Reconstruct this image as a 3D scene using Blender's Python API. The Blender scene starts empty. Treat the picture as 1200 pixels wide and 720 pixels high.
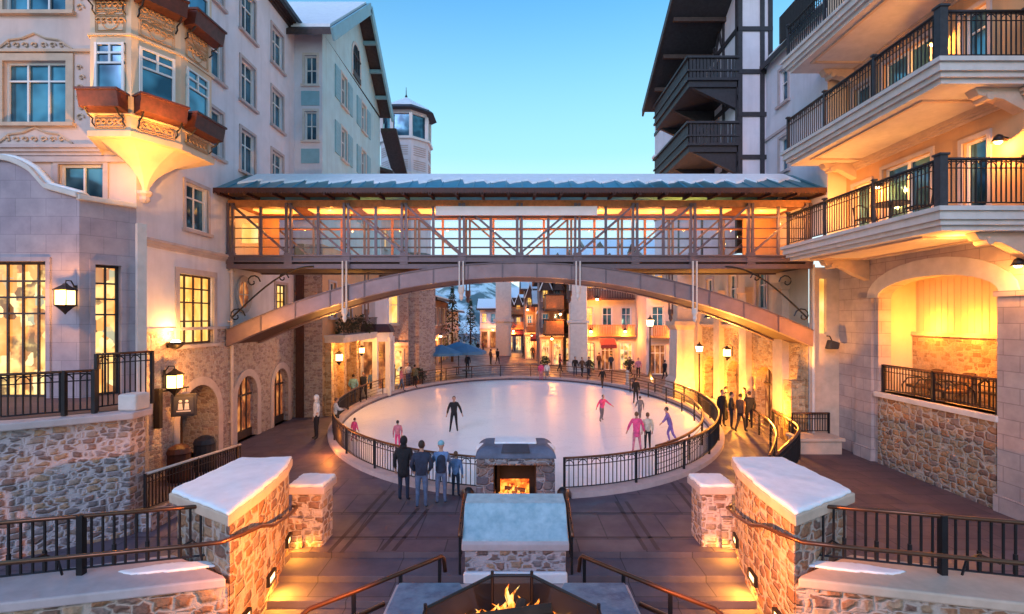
import bpy, bmesh, math, random
from mathutils import Vector, Matrix
R = math.radians
random.seed(7)
sc = bpy.context.scene
C = sc.collection
# ------------------------------------------------------------ camera
cam = bpy.data.objects.new('camera', bpy.data.cameras.new('camera'))
C.objects.link(cam); sc.camera = cam
cam.location = (0, 0, 5.2); cam.rotation_euler = (R(90), 0, 0)
cam.data.sensor_width = 36; cam.data.lens = 18.0; cam.data.shift_y = 0.010
cam.data.clip_start = .05; cam.data.clip_end = 3000
# ------------------------------------------------------------ sky and sun
SUN_EL, SUN_AZ = 7.0, 205.0      # low dusk sun behind the camera, slightly left
w = bpy.data.worlds.new("World"); sc.world = w; w.use_nodes = True
wn = w.node_tree; wn.nodes.clear()
wo = wn.nodes.new('ShaderNodeOutputWorld'); bgn = wn.nodes.new('ShaderNodeBackground')
sky = wn.nodes.new('ShaderNodeTexSky'); sky.sky_type = 'NISHITA'; sky.sun_disc = False
sky.sun_elevation = R(SUN_EL); sky.sun_rotation = R(SUN_AZ)
sky.altitude = 2400; sky.air_density = 1.0; sky.dust_density = 0.6; sky.ozone_density = 4.5
tint = wn.nodes.new('ShaderNodeMix'); tint.data_type = 'RGBA'; tint.blend_type = 'MULTIPLY'
tint.inputs[0].default_value = 1; tint.inputs[7].default_value = (.46, 1.16, .95, 1)
tcn = wn.nodes.new('ShaderNodeTexCoord'); sxn = wn.nodes.new('ShaderNodeSeparateXYZ'); rpn = wn.nodes.new('ShaderNodeValToRGB')
wn.links.new(tcn.outputs['Generated'], sxn.inputs[0]); wn.links.new(sxn.outputs[2], rpn.inputs[0])
for e_, (p_, c_) in zip([rpn.color_ramp.elements[0], rpn.color_ramp.elements.new(.28), rpn.color_ramp.elements[2] if len(rpn.color_ramp.elements) > 2 else rpn.color_ramp.elements[1]], ((0, (1.0, .97, .95)), (.30, (.72, .70, .68)), (.75, (.82, .80, 1.0)))): e_.position = p_; e_.color = (*c_, 1)
t2n = wn.nodes.new('ShaderNodeMix'); t2n.data_type = 'RGBA'; t2n.blend_type = 'MULTIPLY'; t2n.inputs[0].default_value = 1
wn.links.new(sky.outputs[0], tint.inputs[6]); wn.links.new(tint.outputs[2], t2n.inputs[6]); wn.links.new(rpn.outputs[0], t2n.inputs[7]); r3n = wn.nodes.new('ShaderNodeValToRGB'); wn.links.new(sxn.outputs[2], r3n.inputs[0])
r3n.color_ramp.elements[0].color = (.92,)*3+(1,); r3n.color_ramp.elements[0].position = .2; r3n.color_ramp.elements[1].color = (.12, .12, .12, 1); r3n.color_ramp.elements[1].position = .62; r3n.color_ramp.interpolation = 'EASE'
t3n = wn.nodes.new('ShaderNodeMix'); t3n.data_type = 'RGBA'; r4n = wn.nodes.new('ShaderNodeValToRGB'); wn.links.new(sxn.outputs[2], r4n.inputs[0]); t3n.inputs[7].default_value = (.95, 1.75, 1.95, 1)
r4n.color_ramp.elements[0].position = .12; r4n.color_ramp.elements[0].color = (.86, .96, .95, 1); r4n.color_ramp.elements[1].position = .30; r4n.color_ramp.elements[1].color = (.46, .85, .95, 1)
t4n = wn.nodes.new('ShaderNodeMix'); t4n.data_type = 'RGBA'; t4n.blend_type = 'MULTIPLY'; t4n.inputs[0].default_value = 1; t4n.inputs[7].default_value = (2.05,)*3+(1,); wn.links.new(r4n.outputs[0], t4n.inputs[6]); wn.links.new(t4n.outputs[2], t3n.inputs[7])
wn.links.new(r3n.outputs[0], t3n.inputs[0]); wn.links.new(t2n.outputs[2], t3n.inputs[6]); wn.links.new(t3n.outputs[2], bgn.inputs[0])
bgn.inputs[1].default_value = 0.15
wn.links.new(bgn.outputs[0], wo.inputs[0])
sd = bpy.data.lights.new('sun', 'SUN'); sd.energy = 0.3; sd.angle = R(25); sd.color = (.92, .74, 1)
sun = bpy.data.objects.new('sun', sd); C.objects.link(sun)
_a, _e = R(SUN_AZ), R(SUN_EL + 18)
sun.rotation_euler = Vector((math.sin(_a)*math.cos(_e), math.cos(_a)*math.cos(_e), math.sin(_e))).to_track_quat('Z', 'Y').to_euler()
sc.view_settings.view_transform = 'Standard'; sc.view_settings.look = 'None'
sc.view_settings.exposure = 1.95; sc.view_settings.gamma = 1
sc.cycles.max_bounces = 6; sc.cycles.use_denoising = True
sc.cycles.sample_clamp_indirect = 6
# ------------------------------------------------------------ helpers
def at(px, py, Y):                     # point at depth Y in front of the camera
    return Vector(((px-600)/600*Y, Y, 5.2-(py-372)/600*Y))
def frame(x, y, z=0, rz=0):
    return Matrix.Translation((x, y, z)) @ Matrix.Rotation(R(rz), 4, 'Z')
I4 = Matrix.Identity(4)
class MB:
    def __init__(s, F=I4): s.v = []; s.f = []; s.m = []; s.F = F; s.mi = 0
    def pts(s, P):
        n = len(s.v); s.v += [s.F @ Vector(p) for p in P]; return n
    def face(s, ix): s.f.append(tuple(ix)); s.m.append(s.mi)
    def poly(s, P):
        n = s.pts(P); s.face(range(n, n+len(P)))
    def box(s, x0, x1, y0, y1, z0, z1):
        n = s.pts([(x0,y0,z0),(x1,y0,z0),(x1,y1,z0),(x0,y1,z0),(x0,y0,z1),(x1,y0,z1),(x1,y1,z1),(x0,y1,z1)])
        for q in ((3,2,1,0),(4,5,6,7),(0,1,5,4),(1,2,6,5),(2,3,7,6),(3,0,4,7)): s.face([n+i for i in q])
    def slab(s, P, d):                 # polygon extruded by vector d
        P = [Vector(p) for p in P]; d = Vector(d); k = len(P)
        n = s.pts(P + [p+d for p in P])
        s.face([n+i for i in reversed(range(k))]); s.face([n+k+i for i in range(k)])
        for i in range(k):
            j = (i+1) % k; s.face([n+i, n+j, n+k+j, n+k+i])
    def prism(s, P2, z0, z1): s.slab([(p[0], p[1], z0) for p in P2], (0, 0, z1-z0))
    def loft(s, rings, cap=True, close=True):
        k = len(rings[0]); n = s.pts([p for r in rings for p in r])
        for a in range(len(rings)-1):
            for i in range(k if close else k-1):
                j = (i+1) % k; s.face([n+a*k+i, n+a*k+j, n+(a+1)*k+j, n+(a+1)*k+i])
        if cap:
            s.face([n+i for i in reversed(range(k))]); b = n+(len(rings)-1)*k; s.face([b+i for i in range(k)])
    def beam(s, p, q, w, h, up=(0,0,1)):
        p, q = Vector(p), Vector(q); d = (q-p).normalized(); up = Vector(up)
        sd_ = d.cross(up)
        if sd_.length < 1e-4: sd_ = d.cross(Vector((0,1,0)))
        sd_.normalize(); u = sd_.cross(d).normalized()
        a, b = sd_*w/2, u*h/2
        s.slab([p-a-b, p+a-b, p+a+b, p-a+b], q-p)
    def tube(s, P, r, n=6, r1=None):
        P = [Vector(p) for p in P]; rings = []
        for i, p in enumerate(P):
            d = (P[min(i+1, len(P)-1)] - P[max(i-1, 0)]).normalized()
            a = d.cross(Vector((0,0,1)))
            if a.length < .05: a = d.cross(Vector((0,1,0)))
            a.normalize(); b = d.cross(a)
            rr = r if r1 is None else r + (r1-r)*i/max(1, len(P)-1)
            rings.append([p + a*rr*math.cos(2*math.pi*t/n) + b*rr*math.sin(2*math.pi*t/n) for t in range(n)])
        s.loft(rings)
    def lathe(s, prof, c=(0,0,0), n=16):
        c = Vector(c)
        s.loft([[c+Vector((r*math.cos(2*math.pi*t/n), r*math.sin(2*math.pi*t/n), z)) for t in range(n)] for r, z in prof])
    def ball(s, c, rx, ry, rz, n=10, m=6):
        c = Vector(c); rings = []
        for j in range(1, m):
            a = math.pi*j/m - math.pi/2
            rings.append([c+Vector((rx*math.cos(a)*math.cos(2*math.pi*t/n), ry*math.cos(a)*math.sin(2*math.pi*t/n), rz*math.sin(a))) for t in range(n)])
        s.loft(rings)
    def mesh(s, name, inv=I4):
        me = bpy.data.meshes.new(name)
        me.from_pydata([inv @ p for p in s.v], [], s.f)
        for p, m in zip(me.polygons, s.m): p.material_index = m
        me.update(); return me
    def build(s, name, mat, root=None, smooth=False, bevel=0, seg=2, subsurf=0):
        inv = I4
        if root is not None: inv = WM[root.name].inverted()
        me = s.mesh(name, inv)
        for mm in (mat if isinstance(mat, (list, tuple)) else [mat]): me.materials.append(mm)
        bm = bmesh.new(); bm.from_mesh(me)
        bmesh.ops.recalc_face_normals(bm, faces=bm.faces); bm.to_mesh(me); bm.free()
        if smooth:
            for p in me.polygons: p.use_smooth = True
        o = bpy.data.objects.new(name, me); C.objects.link(o)
        if root is not None: o.parent = root
        WM[o.name] = WM[root.name].copy() if root is not None else I4.copy()
        if bevel:
            b = o.modifiers.new('bevel', 'BEVEL'); b.width = bevel; b.segments = seg; b.limit_method = 'ANGLE'; b.angle_limit = R(40)
        if subsurf:
            b = o.modifiers.new('sub', 'SUBSURF'); b.levels = b.render_levels = subsurf
        return o
def each(mb, name, mat, root, **k):     # every loose piece becomes a part of its own
    par = list(range(len(mb.v)))
    def find(i):
        while par[i] != i: par[i] = par[par[i]]; i = par[i]
        return i
    for f in mb.f:
        for i in f[1:]: par[find(i)] = find(f[0])
    gs = {}
    for f in mb.f: gs.setdefault(find(f[0]), []).append(f)
    out = []
    for fs in gs.values():
        m = MB(); mp = {}
        for f in fs:
            for i in f:
                if i not in mp: mp[i] = len(m.v); m.v.append(mb.v[i])
            m.face([mp[i] for i in f])
        out.append(m.build(name, mat, root, **k))
    return out
def snow_pile(poly, z0, h, seed=1, N=64):
    rnd = random.Random(seed); P = [Vector(p) for p in poly]; P = P+[P[0]]; L = sum((q-p).length for p, q in zip(P, P[1:])); R_ = []
    for i in range(N):
        t_ = L*i/N
        for p, q in zip(P, P[1:]):
            l_ = (q-p).length
            if t_ <= l_: R_.append(p.lerp(q, t_/l_)); break
            t_ -= l_
    c_ = sum(R_, Vector((0, 0)))/N; m = MB(); rings = []
    wob = [.012*math.sin(i*.9+seed)+.014*math.sin(i*2.3)+rnd.uniform(-.01, .01) for i in range(N)]
    for s_, hh in ((1.0, 0), (1.01, .35), (.995, .65), (.97, .86), (.93, .97), (.84, 1), (.68, 1.04), (.5, 1.06), (.3, 1.08), (.12, 1.08)):
        r_ = []
        for i, p in enumerate(R_):
            dd = p-c_; k = dd.length; q = c_+dd*s_+dd/k*wob[i]*min(1, s_)**8; nz = .16*math.sin(q.x*4+seed)*math.cos(q.y*3.3)+.05*math.sin(q.x*11+q.y*8)
            r_.append((q.x, q.y, z0+h*(hh+(nz*min(1, hh) if hh > 0 else 0))))
        rings.append(r_)
    m.loft(rings); return m
WM = {}                                 # world matrix of every object made here, by name
def tag(o, label, cat, group=None):
    o['label'] = label; o['category'] = cat
    if group: o['group'] = group
    return o
def struct(o): o['kind'] = 'structure'; return o
def thing(name, label, cat, loc=(0,0,0), rz=0, group=None):
    o = bpy.data.objects.new(name, None); C.objects.link(o); o.empty_display_size = .1
    o.location = loc; o.rotation_euler = (0, 0, R(rz))
    WM[o.name] = Matrix.Translation(loc) @ Matrix.Rotation(R(rz), 4, 'Z')
    return tag(o, label, cat, group)
def solo(mb, name, mat, label, cat, loc=None, group=None, **k):
    """a thing that is one mesh, its origin at loc"""
    if loc is not None:
        d = Matrix.Translation(-Vector(loc)); mb.v = [d @ p for p in mb.v]
    o = mb.build(name, mat, None, **k)
    if loc is not None: o.location = loc; WM[o.name] = Matrix.Translation(loc)
    return tag(o, label, cat, group)
def part_copy(src, root, M):            # copy of a part (and its sub-parts) put at world matrix M
    c = src.copy(); C.objects.link(c); c.parent = root; WM[c.name] = M
    c.matrix_local = WM[root.name].inverted() @ M
    for ch in src.children:
        d = ch.copy(); C.objects.link(d); d.parent = c; WM[d.name] = M
    return c
def copy_thing(src, loc, rz=0, label=None, group=None, scale=None):
    r = src.copy(); C.objects.link(r); r.location = loc; r.rotation_euler = (0, 0, R(rz))
    if scale: r.scale = (scale,)*3
    if label: r['label'] = label
    if group: r['group'] = group
    def sub(a, b):
        for ch in a.children:
            d = ch.copy()
            if d.data and ch.type == 'LIGHT': pass
            C.objects.link(d); d.parent = b; sub(ch, d)
    sub(src, r); return r
LG = .80
def lamp(loc, W, col=(1, .55, .2), r=.08, root=None, kind='POINT', spot=None, aim=None, size=None, sy=None, blend=.6):
    d = bpy.data.lights.new('light_source', kind); d.energy = W*LG; d.color = (col[0], col[1]*.66, col[2]*.28)
    if kind in ('POINT', 'SPOT'): d.shadow_soft_size = min(r, .05)
    if kind == 'SPOT': d.spot_size = R(spot or 90); d.spot_blend = blend
    if kind == 'AREA': d.shape = 'RECTANGLE'; d.size = size; d.size_y = sy or size
    o = bpy.data.objects.new('light_source', d); C.objects.link(o)
    M = Matrix.Translation(loc)
    if aim is not None: M = M @ Vector(aim).to_track_quat('-Z', 'Y').to_matrix().to_4x4()
    if root is not None:
        o.parent = root; M = WM[root.name].inverted() @ M
    o.matrix_local = M
    return o
# ------------------------------------------------------------ materials
MT = {}
class NT:
    def __init__(s, name):
        s.mat = bpy.data.materials.new(name); s.mat.use_nodes = True; s.t = s.mat.node_tree; s.t.nodes.clear()
        s.o = s.t.nodes.new('ShaderNodeOutputMaterial'); s.b = s.t.nodes.new('ShaderNodeBsdfPrincipled')
        s.t.links.new(s.b.outputs[0], s.o.inputs[0])
    def n(s, ty, **k):
        q = s.t.nodes.new('ShaderNode'+ty)
        for a, b in k.items(): setattr(q, a, b)
        return q
    def l(s, a, b): s.t.links.new(a, b)
    def set(s, n, name, val):
        i = n.inputs[name]
        if hasattr(val, 'is_output') or isinstance(val, bpy.types.NodeSocket): s.l(val, i)
        else: i.default_value = val
    def pos(s, scale=(1,1,1)):
        g = s.n('NewGeometry'); m = s.n('Mapping'); m.inputs['Scale'].default_value = scale
        s.l(g.outputs['Position'], m.inputs['Vector']); return m.outputs[0]
    def noise(s, scale, detail=4, vec=None, rough=.6):
        q = s.n('TexNoise'); q.inputs['Scale'].default_value = scale; q.inputs['Detail'].default_value = detail
        q.inputs['Roughness'].default_value = rough; s.l(vec or s.pos(), q.inputs['Vector']); return q.outputs[0]
    def ramp(s, fac, stops, interp='LINEAR'):
        q = s.n('ValToRGB'); q.color_ramp.interpolation = interp; e = q.color_ramp.elements
        while len(e) < len(stops): e.new(.5)
        for x, (p, c) in zip(e, stops):
            x.position = p; x.color = (*c, 1) if len(c) == 3 else c
        s.l(fac, q.inputs[0]); return q.outputs[0]
    def mix(s, fac, a, b, bt='MIX'):
        q = s.n('Mix', data_type='RGBA', blend_type=bt)
        for i, v in ((0, fac), (6, a), (7, b)):
            if isinstance(v, bpy.types.NodeSocket): s.l(v, q.inputs[i])
            elif i == 0: q.inputs[0].default_value = v
            else: q.inputs[i].default_value = (*v, 1)
        return q.outputs[2]
    def math(s, op, a, b=0):
        q = s.n('Math', operation=op)
        for i, v in enumerate((a, b)):
            if isinstance(v, bpy.types.NodeSocket): s.l(v, q.inputs[i])
            else: q.inputs[i].default_value = v
        return q.outputs[0]
    def bump(s, h, st=.3, d=.02):
        q = s.n('Bump'); q.inputs['Strength'].default_value = st; q.inputs['Distance'].default_value = d
        s.l(h, q.inputs['Height']); s.l(q.outputs[0], s.b.inputs['Normal'])
    def col(s, v):
        if isinstance(v, bpy.types.NodeSocket): s.l(v, s.b.inputs['Base Color'])
        else: s.b.inputs['Base Color'].default_value = (*v, 1)
def mat_plain(name, col, rough=.7, metal=0, var=.15, sc_=3, bump=.1):
    t = NT(name); n = t.noise(sc_, 5)
    lo = tuple(c*(1-var) for c in col); hi = tuple(min(1, c*(1+var)) for c in col)
    t.col(t.ramp(n, [(.3, lo), (.7, hi)])); t.b.inputs['Roughness'].default_value = rough; t.b.inputs['Metallic'].default_value = metal
    if bump: t.bump(t.noise(sc_*12, 3), bump, .01)
    MT[name] = t.mat; return t.mat
def mat_stucco(name, col, dirt=.25):
    t = NT(name); n = t.noise(1.1, 5); st = t.noise(2.2, 5, t.pos((1, 1, .10)))
    base = t.ramp(n, [(.3, tuple(c*.9 for c in col)), (.7, tuple(min(1, c*1.06) for c in col))])
    t.col(t.mix(t.ramp(st, [(.50, (0,0,0)), (.72, (dirt,)*3)]), base, tuple(c*.45 for c in col))); t.b.inputs['Roughness'].default_value = .88
    t.bump(t.noise(38, 4), .25, .01); MT[name] = t.mat; return t.mat
def mat_rubble(name, size, stones, mortar, stretch=1.5, mw=.07, bump=.8):
    t = NT(name); v = t.pos((1/size/stretch, 1/size/stretch, 1/size))
    nz = t.n('TexNoise'); nz.inputs['Scale'].default_value = 1.3; t.l(v, nz.inputs['Vector'])
    ad = t.n('Mix', data_type='VECTOR'); ad.inputs[0].default_value = .20
    t.l(v, ad.inputs[4]); t.l(nz.outputs[1], ad.inputs[5])
    a = t.n('TexVoronoi', feature='F1'); a.inputs['Randomness'].default_value = .85
    b = t.n('TexVoronoi', feature='F2'); a.inputs['Randomness'].default_value = b.inputs['Randomness'].default_value = .8
    a.distance = b.distance = 'CHEBYCHEV'
    for q in (a, b): q.inputs['Scale'].default_value = 1.28; t.l(ad.outputs[1], q.inputs['Vector'])
    sx = t.n('SeparateColor'); t.l(a.outputs['Color'], sx.inputs[0])
    k = len(stones); sc_ = t.ramp(sx.outputs[0], [(i/k, c) for i, c in enumerate(stones)], 'CONSTANT')
    n2 = t.noise(14, 5); sc_ = t.mix(.7, sc_, t.ramp(n2, [(.25, (.42,.42,.45)), (.75, (1.35,1.28,1.2))]), 'MULTIPLY')
    e = t.math('MULTIPLY', t.math('SUBTRACT', b.outputs['Distance'], a.outputs['Distance']), .8)
    e = t.math('ADD', e, t.math('MULTIPLY', t.math('SUBTRACT', t.noise(9, 4), .5), .12))
    msk = t.ramp(e, [(mw*.6, (0,0,0)), (mw*1.5, (1,1,1))])
    mc = t.mix(t.noise(6, 4), mortar, tuple(c*.7 for c in mortar))
    t.col(t.mix(msk, mc, sc_)); t.b.inputs['Roughness'].default_value = .85
    hh = t.math('ADD', t.ramp(e, [(0, (0,0,0)), (mw*3, (1,1,1))]), t.math('MULTIPLY', n2, .5))
    t.bump(hh, min(1, bump*1.3), size*.22); MT[name] = t.mat; return t.mat
def mat_ashlar(name, c1, c2, mort, bw=.9, bh=.42, ms=.012, bump=.35, floor=False, off=.5):
    t = NT(name); g = t.n('NewGeometry'); s = t.n('SeparateXYZ'); t.l(g.outputs['Position'], s.inputs[0])
    c = t.n('CombineXYZ')
    if floor: t.l(s.outputs[0], c.inputs[0]); t.l(s.outputs[1], c.inputs[1])
    else: t.l(t.math('ADD', s.outputs[0], s.outputs[1]), c.inputs[0]); t.l(s.outputs[2], c.inputs[1])
    q = t.n('TexBrick'); t.l(c.outputs[0], q.inputs['Vector']); q.offset = off
    q.inputs['Color1'].default_value = (*c1, 1); q.inputs['Color2'].default_value = (*c2, 1); q.inputs['Mortar'].default_value = (*mort, 1)
    for a, b in (('Scale', 1), ('Mortar Size', ms), ('Mortar Smooth', .3), ('Brick Width', bw), ('Row Height', bh), ('Bias', 0)): q.inputs[a].default_value = b
    n = t.noise(2.2, 6)
    t.col(t.mix(.8, q.outputs[0], t.ramp(n, [(.25, (.68,.68,.7)), (.75, (1.2,1.18,1.15))]), 'MULTIPLY'))
    t.b.inputs['Roughness'].default_value = .8
    inv = t.math('SUBTRACT', 1, q.outputs['Fac']); t.bump(t.math('ADD', inv, t.math('MULTIPLY', t.noise(25, 4), .35)), bump, .015)
    MT[name] = t.mat; return t
def mat_emit(name, col, st):
    t = NT(name); t.col(col); t.b.inputs['Emission Color'].default_value = (*col, 1); t.b.inputs['Emission Strength'].default_value = st
    MT[name] = t.mat; return t.mat
def mat_litpane(name, c1, c2, c3, st, sc_=1.2):   # looking into a lit room through a pane
    t = NT(name); v = t.pos((1, 1, .6))
    n = t.noise(sc_, 3, v); c = t.ramp(n, [(.32, c1), (.5, c2), (.66, c3)])
    t.col((.05, .04, .03)); t.b.inputs['Roughness'].default_value = .1
    t.l(c, t.b.inputs['Emission Color']); t.b.inputs['Emission Strength'].default_value = st
    MT[name] = t.mat; return t.mat
mat_rubble('pier_rubble', .21, [(.30,.16,.09), (.36,.24,.15), (.22,.13,.10), (.42,.30,.20), (.28,.20,.17), (.38,.20,.11)], (.54,.45,.38), mw=.09)
mat_rubble('wall_rubble', .15, [(.26,.17,.15), (.33,.26,.23), (.22,.19,.20), (.40,.27,.19), (.28,.24,.26), (.20,.14,.13)], (.54,.49,.52), mw=.10, stretch=1.7)
mat_rubble('facade_rubble', .13, [(.34,.25,.24), (.42,.34,.33), (.30,.22,.22), (.46,.38,.34)], (.50,.44,.43), mw=.05, stretch=1.8, bump=.5)
mat_rubble('gold_rubble', .15, [(.44,.28,.14), (.52,.36,.20), (.34,.21,.11), (.56,.40,.24)], (.56,.42,.26), mw=.05, stretch=1.9, bump=.5)
mat_rubble('chimney_rubble', .22, [(.17,.15,.17), (.22,.18,.18), (.13,.12,.15), (.26,.19,.17)], (.42,.40,.42), mw=.05)
mat_ashlar('limestone', (.42,.34,.33), (.48,.39,.37), (.28,.22,.22))
mat_ashlar('pavilion_stone', (.33,.28,.34), (.38,.33,.38), (.25,.21,.26), bw=.85, bh=.5, ms=.008, bump=.2)
def finish_paving():
    t = mat_ashlar('paving', (.085,.068,.098), (.125,.095,.12), (.035,.03,.045), bw=1.5, bh=1.5, ms=.018, bump=.15, floor=True)
    t.l(t.ramp(t.noise(.8, 5), [(.3, (.35,)*3), (.7, (.75,)*3)]), t.b.inputs['Roughness'])
    t = mat_ashlar('step_stone', (.10,.085,.115), (.13,.11,.13), (.05,.045,.05), bw=1.6, bh=5, ms=.012, bump=.15, floor=True)
    t = mat_ashlar('street_paving', (.11,.08,.11), (.13,.09,.12), (.06,.05,.07), bw=1.2, bh=.9, ms=.03, floor=True)
finish_paving()
mat_plain('band_stone', (.05,.035,.045), .6, var=.2)
mat_ashlar('terrace_floor', (.085,.055,.065), (.125,.08,.085), (.04,.03,.035), bw=1.1, bh=.75, ms=.012, bump=.2, floor=True)
mat_stucco('plaster_white', (.68,.66,.73))
mat_stucco('plaster_pink', (.62,.50,.47))
mat_stucco('plaster_cream', (.66,.52,.38))
mat_stucco('plaster_ochre', (.58,.34,.18))
mat_stucco('plaster_blue', (.46,.66,.70))
mat_plain('stone_trim', (.48,.40,.40), .8, var=.12)
mat_plain('stone_pale', (.60,.55,.52), .8, var=.1)
mat_plain('stone_orange', (.56,.42,.32), .8, var=.12)
mat_plain('snow', (.84,.88,.92), .6, var=.07, sc_=4, bump=.35)
_t = MT['snow'].node_tree; _b = _t.nodes['Principled BSDF']; _b.inputs['Subsurface Weight'].default_value = .15; _b.inputs['Subsurface Radius'].default_value = (.05,.06,.08)
for _n in _t.nodes:
    if _n.type == 'TEX_NOISE': _n.inputs['Detail'].default_value = 9
mat_plain('wood_dark', (.05,.028,.025), .6, var=.4, sc_=8)
mat_plain('wood_red', (.055,.014,.011), .55, var=.4, sc_=8)
mat_plain('wood_black', (.03,.028,.035), .6, var=.3, sc_=8)
mat_plain('wood_orange', (.42,.17,.06), .6, var=.25, sc_=6)
mat_plain('door_wood', (.14,.06,.03), .5, var=.3, sc_=5)
mat_plain('white_wood', (.72,.70,.70), .5, var=.05)
mat_plain('shutter_blue', (.22,.42,.50), .6, var=.1)
mat_plain('iron', (.028,.026,.03), .45, .6, .2)
mat_plain('handrail_bronze', (.16,.07,.04), .32, .7, .2)
mat_plain('steel_paint', (.14,.10,.12), .42, .35, .12, 4)
mat_plain('arch_steel', (.24,.16,.18), .38, .55, .14, 2)
mat_plain('roof_metal', (.08,.28,.34), .35, .6, .2, 2)
mat_plain('slate', (.05,.05,.065), .6, var=.3)
mat_plain('soot', (.01,.009,.009), .95, var=.3)
mat_plain('log', (.06,.03,.018), .9, var=.4)
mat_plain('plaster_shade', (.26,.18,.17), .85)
mat_plain('umbrella_cloth', (.07,.20,.36), .8, var=.1)
mat_plain('leaf', (.04,.06,.03), .8, var=.5, sc_=5)
mat_plain('planter_clay', (.22,.12,.09), .8)
mat_plain('glass_sheet', (.12,.16,.18), .05)
t = NT('window_glass'); t.col(t.ramp(t.noise(.9, 2), [(.35, (.02,.07,.12)), (.65, (.12,.32,.45))])); t.b.inputs['Metallic'].default_value = .55; t.b.inputs['Roughness'].default_value = .08; MT['window_glass'] = t.mat
t = NT('clear_glass'); t.b.inputs['Base Color'].default_value = (.9,.95,1,1); t.b.inputs['Roughness'].default_value = .02
tr = t.n('BsdfTransparent'); tr.inputs[0].default_value = (.9,.96,1,1); gl = t.n('BsdfGlossy'); gl.inputs['Roughness'].default_value = .0
fr = t.n('Fresnel'); fr.inputs[0].default_value = 1.5; mx = t.n('MixShader'); mx.inputs[0].default_value = .05; t.l(tr.outputs[0], mx.inputs[1]); t.l(gl.outputs[0], mx.inputs[2]); t.l(mx.outputs[0], t.o.inputs[0]); MT['clear_glass'] = t.mat
t = NT('ice'); base = t.ramp(t.noise(.35, 6, t.pos((1, .6, 1))), [(.3, (.86,.91,.96)), (.7, (.91,.95,.98))])
wv = t.n('Mix', data_type='VECTOR'); wv.inputs[0].default_value = .8; t.l(t.pos((.55, .4, 1)), wv.inputs[4]); nn = t.n('TexNoise'); nn.inputs['Scale'].default_value = .35; t.l(t.pos(), nn.inputs['Vector']); t.l(nn.outputs[1], wv.inputs[5])
vo = t.n('TexWave', wave_type='RINGS'); vo.inputs['Scale'].default_value = 1.9; vo.inputs['Distortion'].default_value = 9; vo.inputs['Detail'].default_value = 5; vo.inputs['Detail Scale'].default_value = .5; t.l(wv.outputs[1], vo.inputs['Vector'])
mk = t.ramp(vo.outputs['Fac'], [(.0, (1,1,1)), (.05, (0,0,0))]); sc1 = t.noise(7, 8, t.pos((1, 4, 1)), .75)
t.col(t.mix(t.math('MULTIPLY', mk, .13), t.mix(t.math('MULTIPLY', t.ramp(sc1, [(.45, (0,0,0)), (.7, (1,1,1))]), .16), base, (.55,.58,.68)), (.5,.53,.62)))
t.l(t.ramp(sc1, [(.35, (.22,)*3), (.7, (.55,)*3)]), t.b.inputs['Roughness']); t.bump(sc1, .2, .01); t.b.inputs['Specular IOR Level'].default_value = .3; MT['ice'] = t.mat
mat_litpane('pane_amber', (.9,.30,.04), (1,.55,.12), (1,.72,.28), .38)
mat_litpane('pane_shop', (.10,.02,.01), (.95,.42,.10), (1,.72,.28), .40, 2.2)
def shop_pane():                        # lit shop interior: shelves, goods and dark figures against warm light
    t = NT('pane_shop'); v = t.n('TexVoronoi', feature='F1'); v.distance = 'CHEBYCHEV'; v.inputs['Scale'].default_value = 2.6; t.l(t.pos((1.3, 1.3, 1)), v.inputs['Vector'])
    s = t.n('SeparateColor'); t.l(v.outputs['Color'], s.inputs[0])
    goods = t.ramp(s.outputs[0], [(0, (.05,.015,.01)), (.22, (.8,.28,.06)), (.45, (1,.60,.20)), (.62, (.30,.10,.04)), (.74, (1,.75,.35)), (.9, (.25,.30,.22))], 'CONSTANT')
    glow = t.ramp(t.noise(1.1, 3), [(.35, (.9,.30,.05)), (.6, (1,.66,.22))])
    t.col((.05,.04,.03)); t.b.inputs['Roughness'].default_value = .08
    t.l(t.mix(t.ramp(t.noise(1.6, 3), [(.42, (0,0,0)), (.56, (.85,)*3)]), glow, goods), t.b.inputs['Emission Color']); t.b.inputs['Emission Strength'].default_value = .42
    MT['pane_shop'] = t.mat
shop_pane()
mat_litpane('pane_dim', (.03,.01,.008), (.30,.07,.02), (.8,.30,.08), .28, 2.6)
mat_emit('lamp_glass', (1, .55, .20), 1.6)
mat_emit('lamp_hot', (1, .66, .32), 4)
mat_emit('ceiling_glow', (1, .42, .08), .5)
mat_emit('white_panel', (.9, .86, .88), .25)
t = NT('flame'); lw = t.noise(6, 3, t.pos((2,2,1))); t.col((0,0,0)); t.l(t.ramp(lw, [(.36, (1,.10,.005)), (.52, (1,.30,.03)), (.68, (1,.7,.22))]), t.b.inputs['Emission Color']); t.b.inputs['Emission Strength'].default_value = .75
tp = t.n('BsdfTransparent'); ms = t.n('MixShader'); t.l(t.ramp(t.noise(9, 4, t.pos((2,2,.7))), [(.40, (.04,)*3), (.62, (.7,)*3)]), ms.inputs[0]); t.l(tp.outputs[0], ms.inputs[1]); t.l(t.b.outputs[0], ms.inputs[2]); t.l(ms.outputs[0], t.o.inputs[0]); MT['flame'] = t.mat
mat_plain('skin', (.48,.28,.2), .6, var=.05)
mat_plain('hair_dark', (.03,.02,.015), .7)
mat_plain('hair_brown', (.12,.06,.03), .7)
mat_plain('shoe', (.02,.02,.02), .6)
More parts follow.
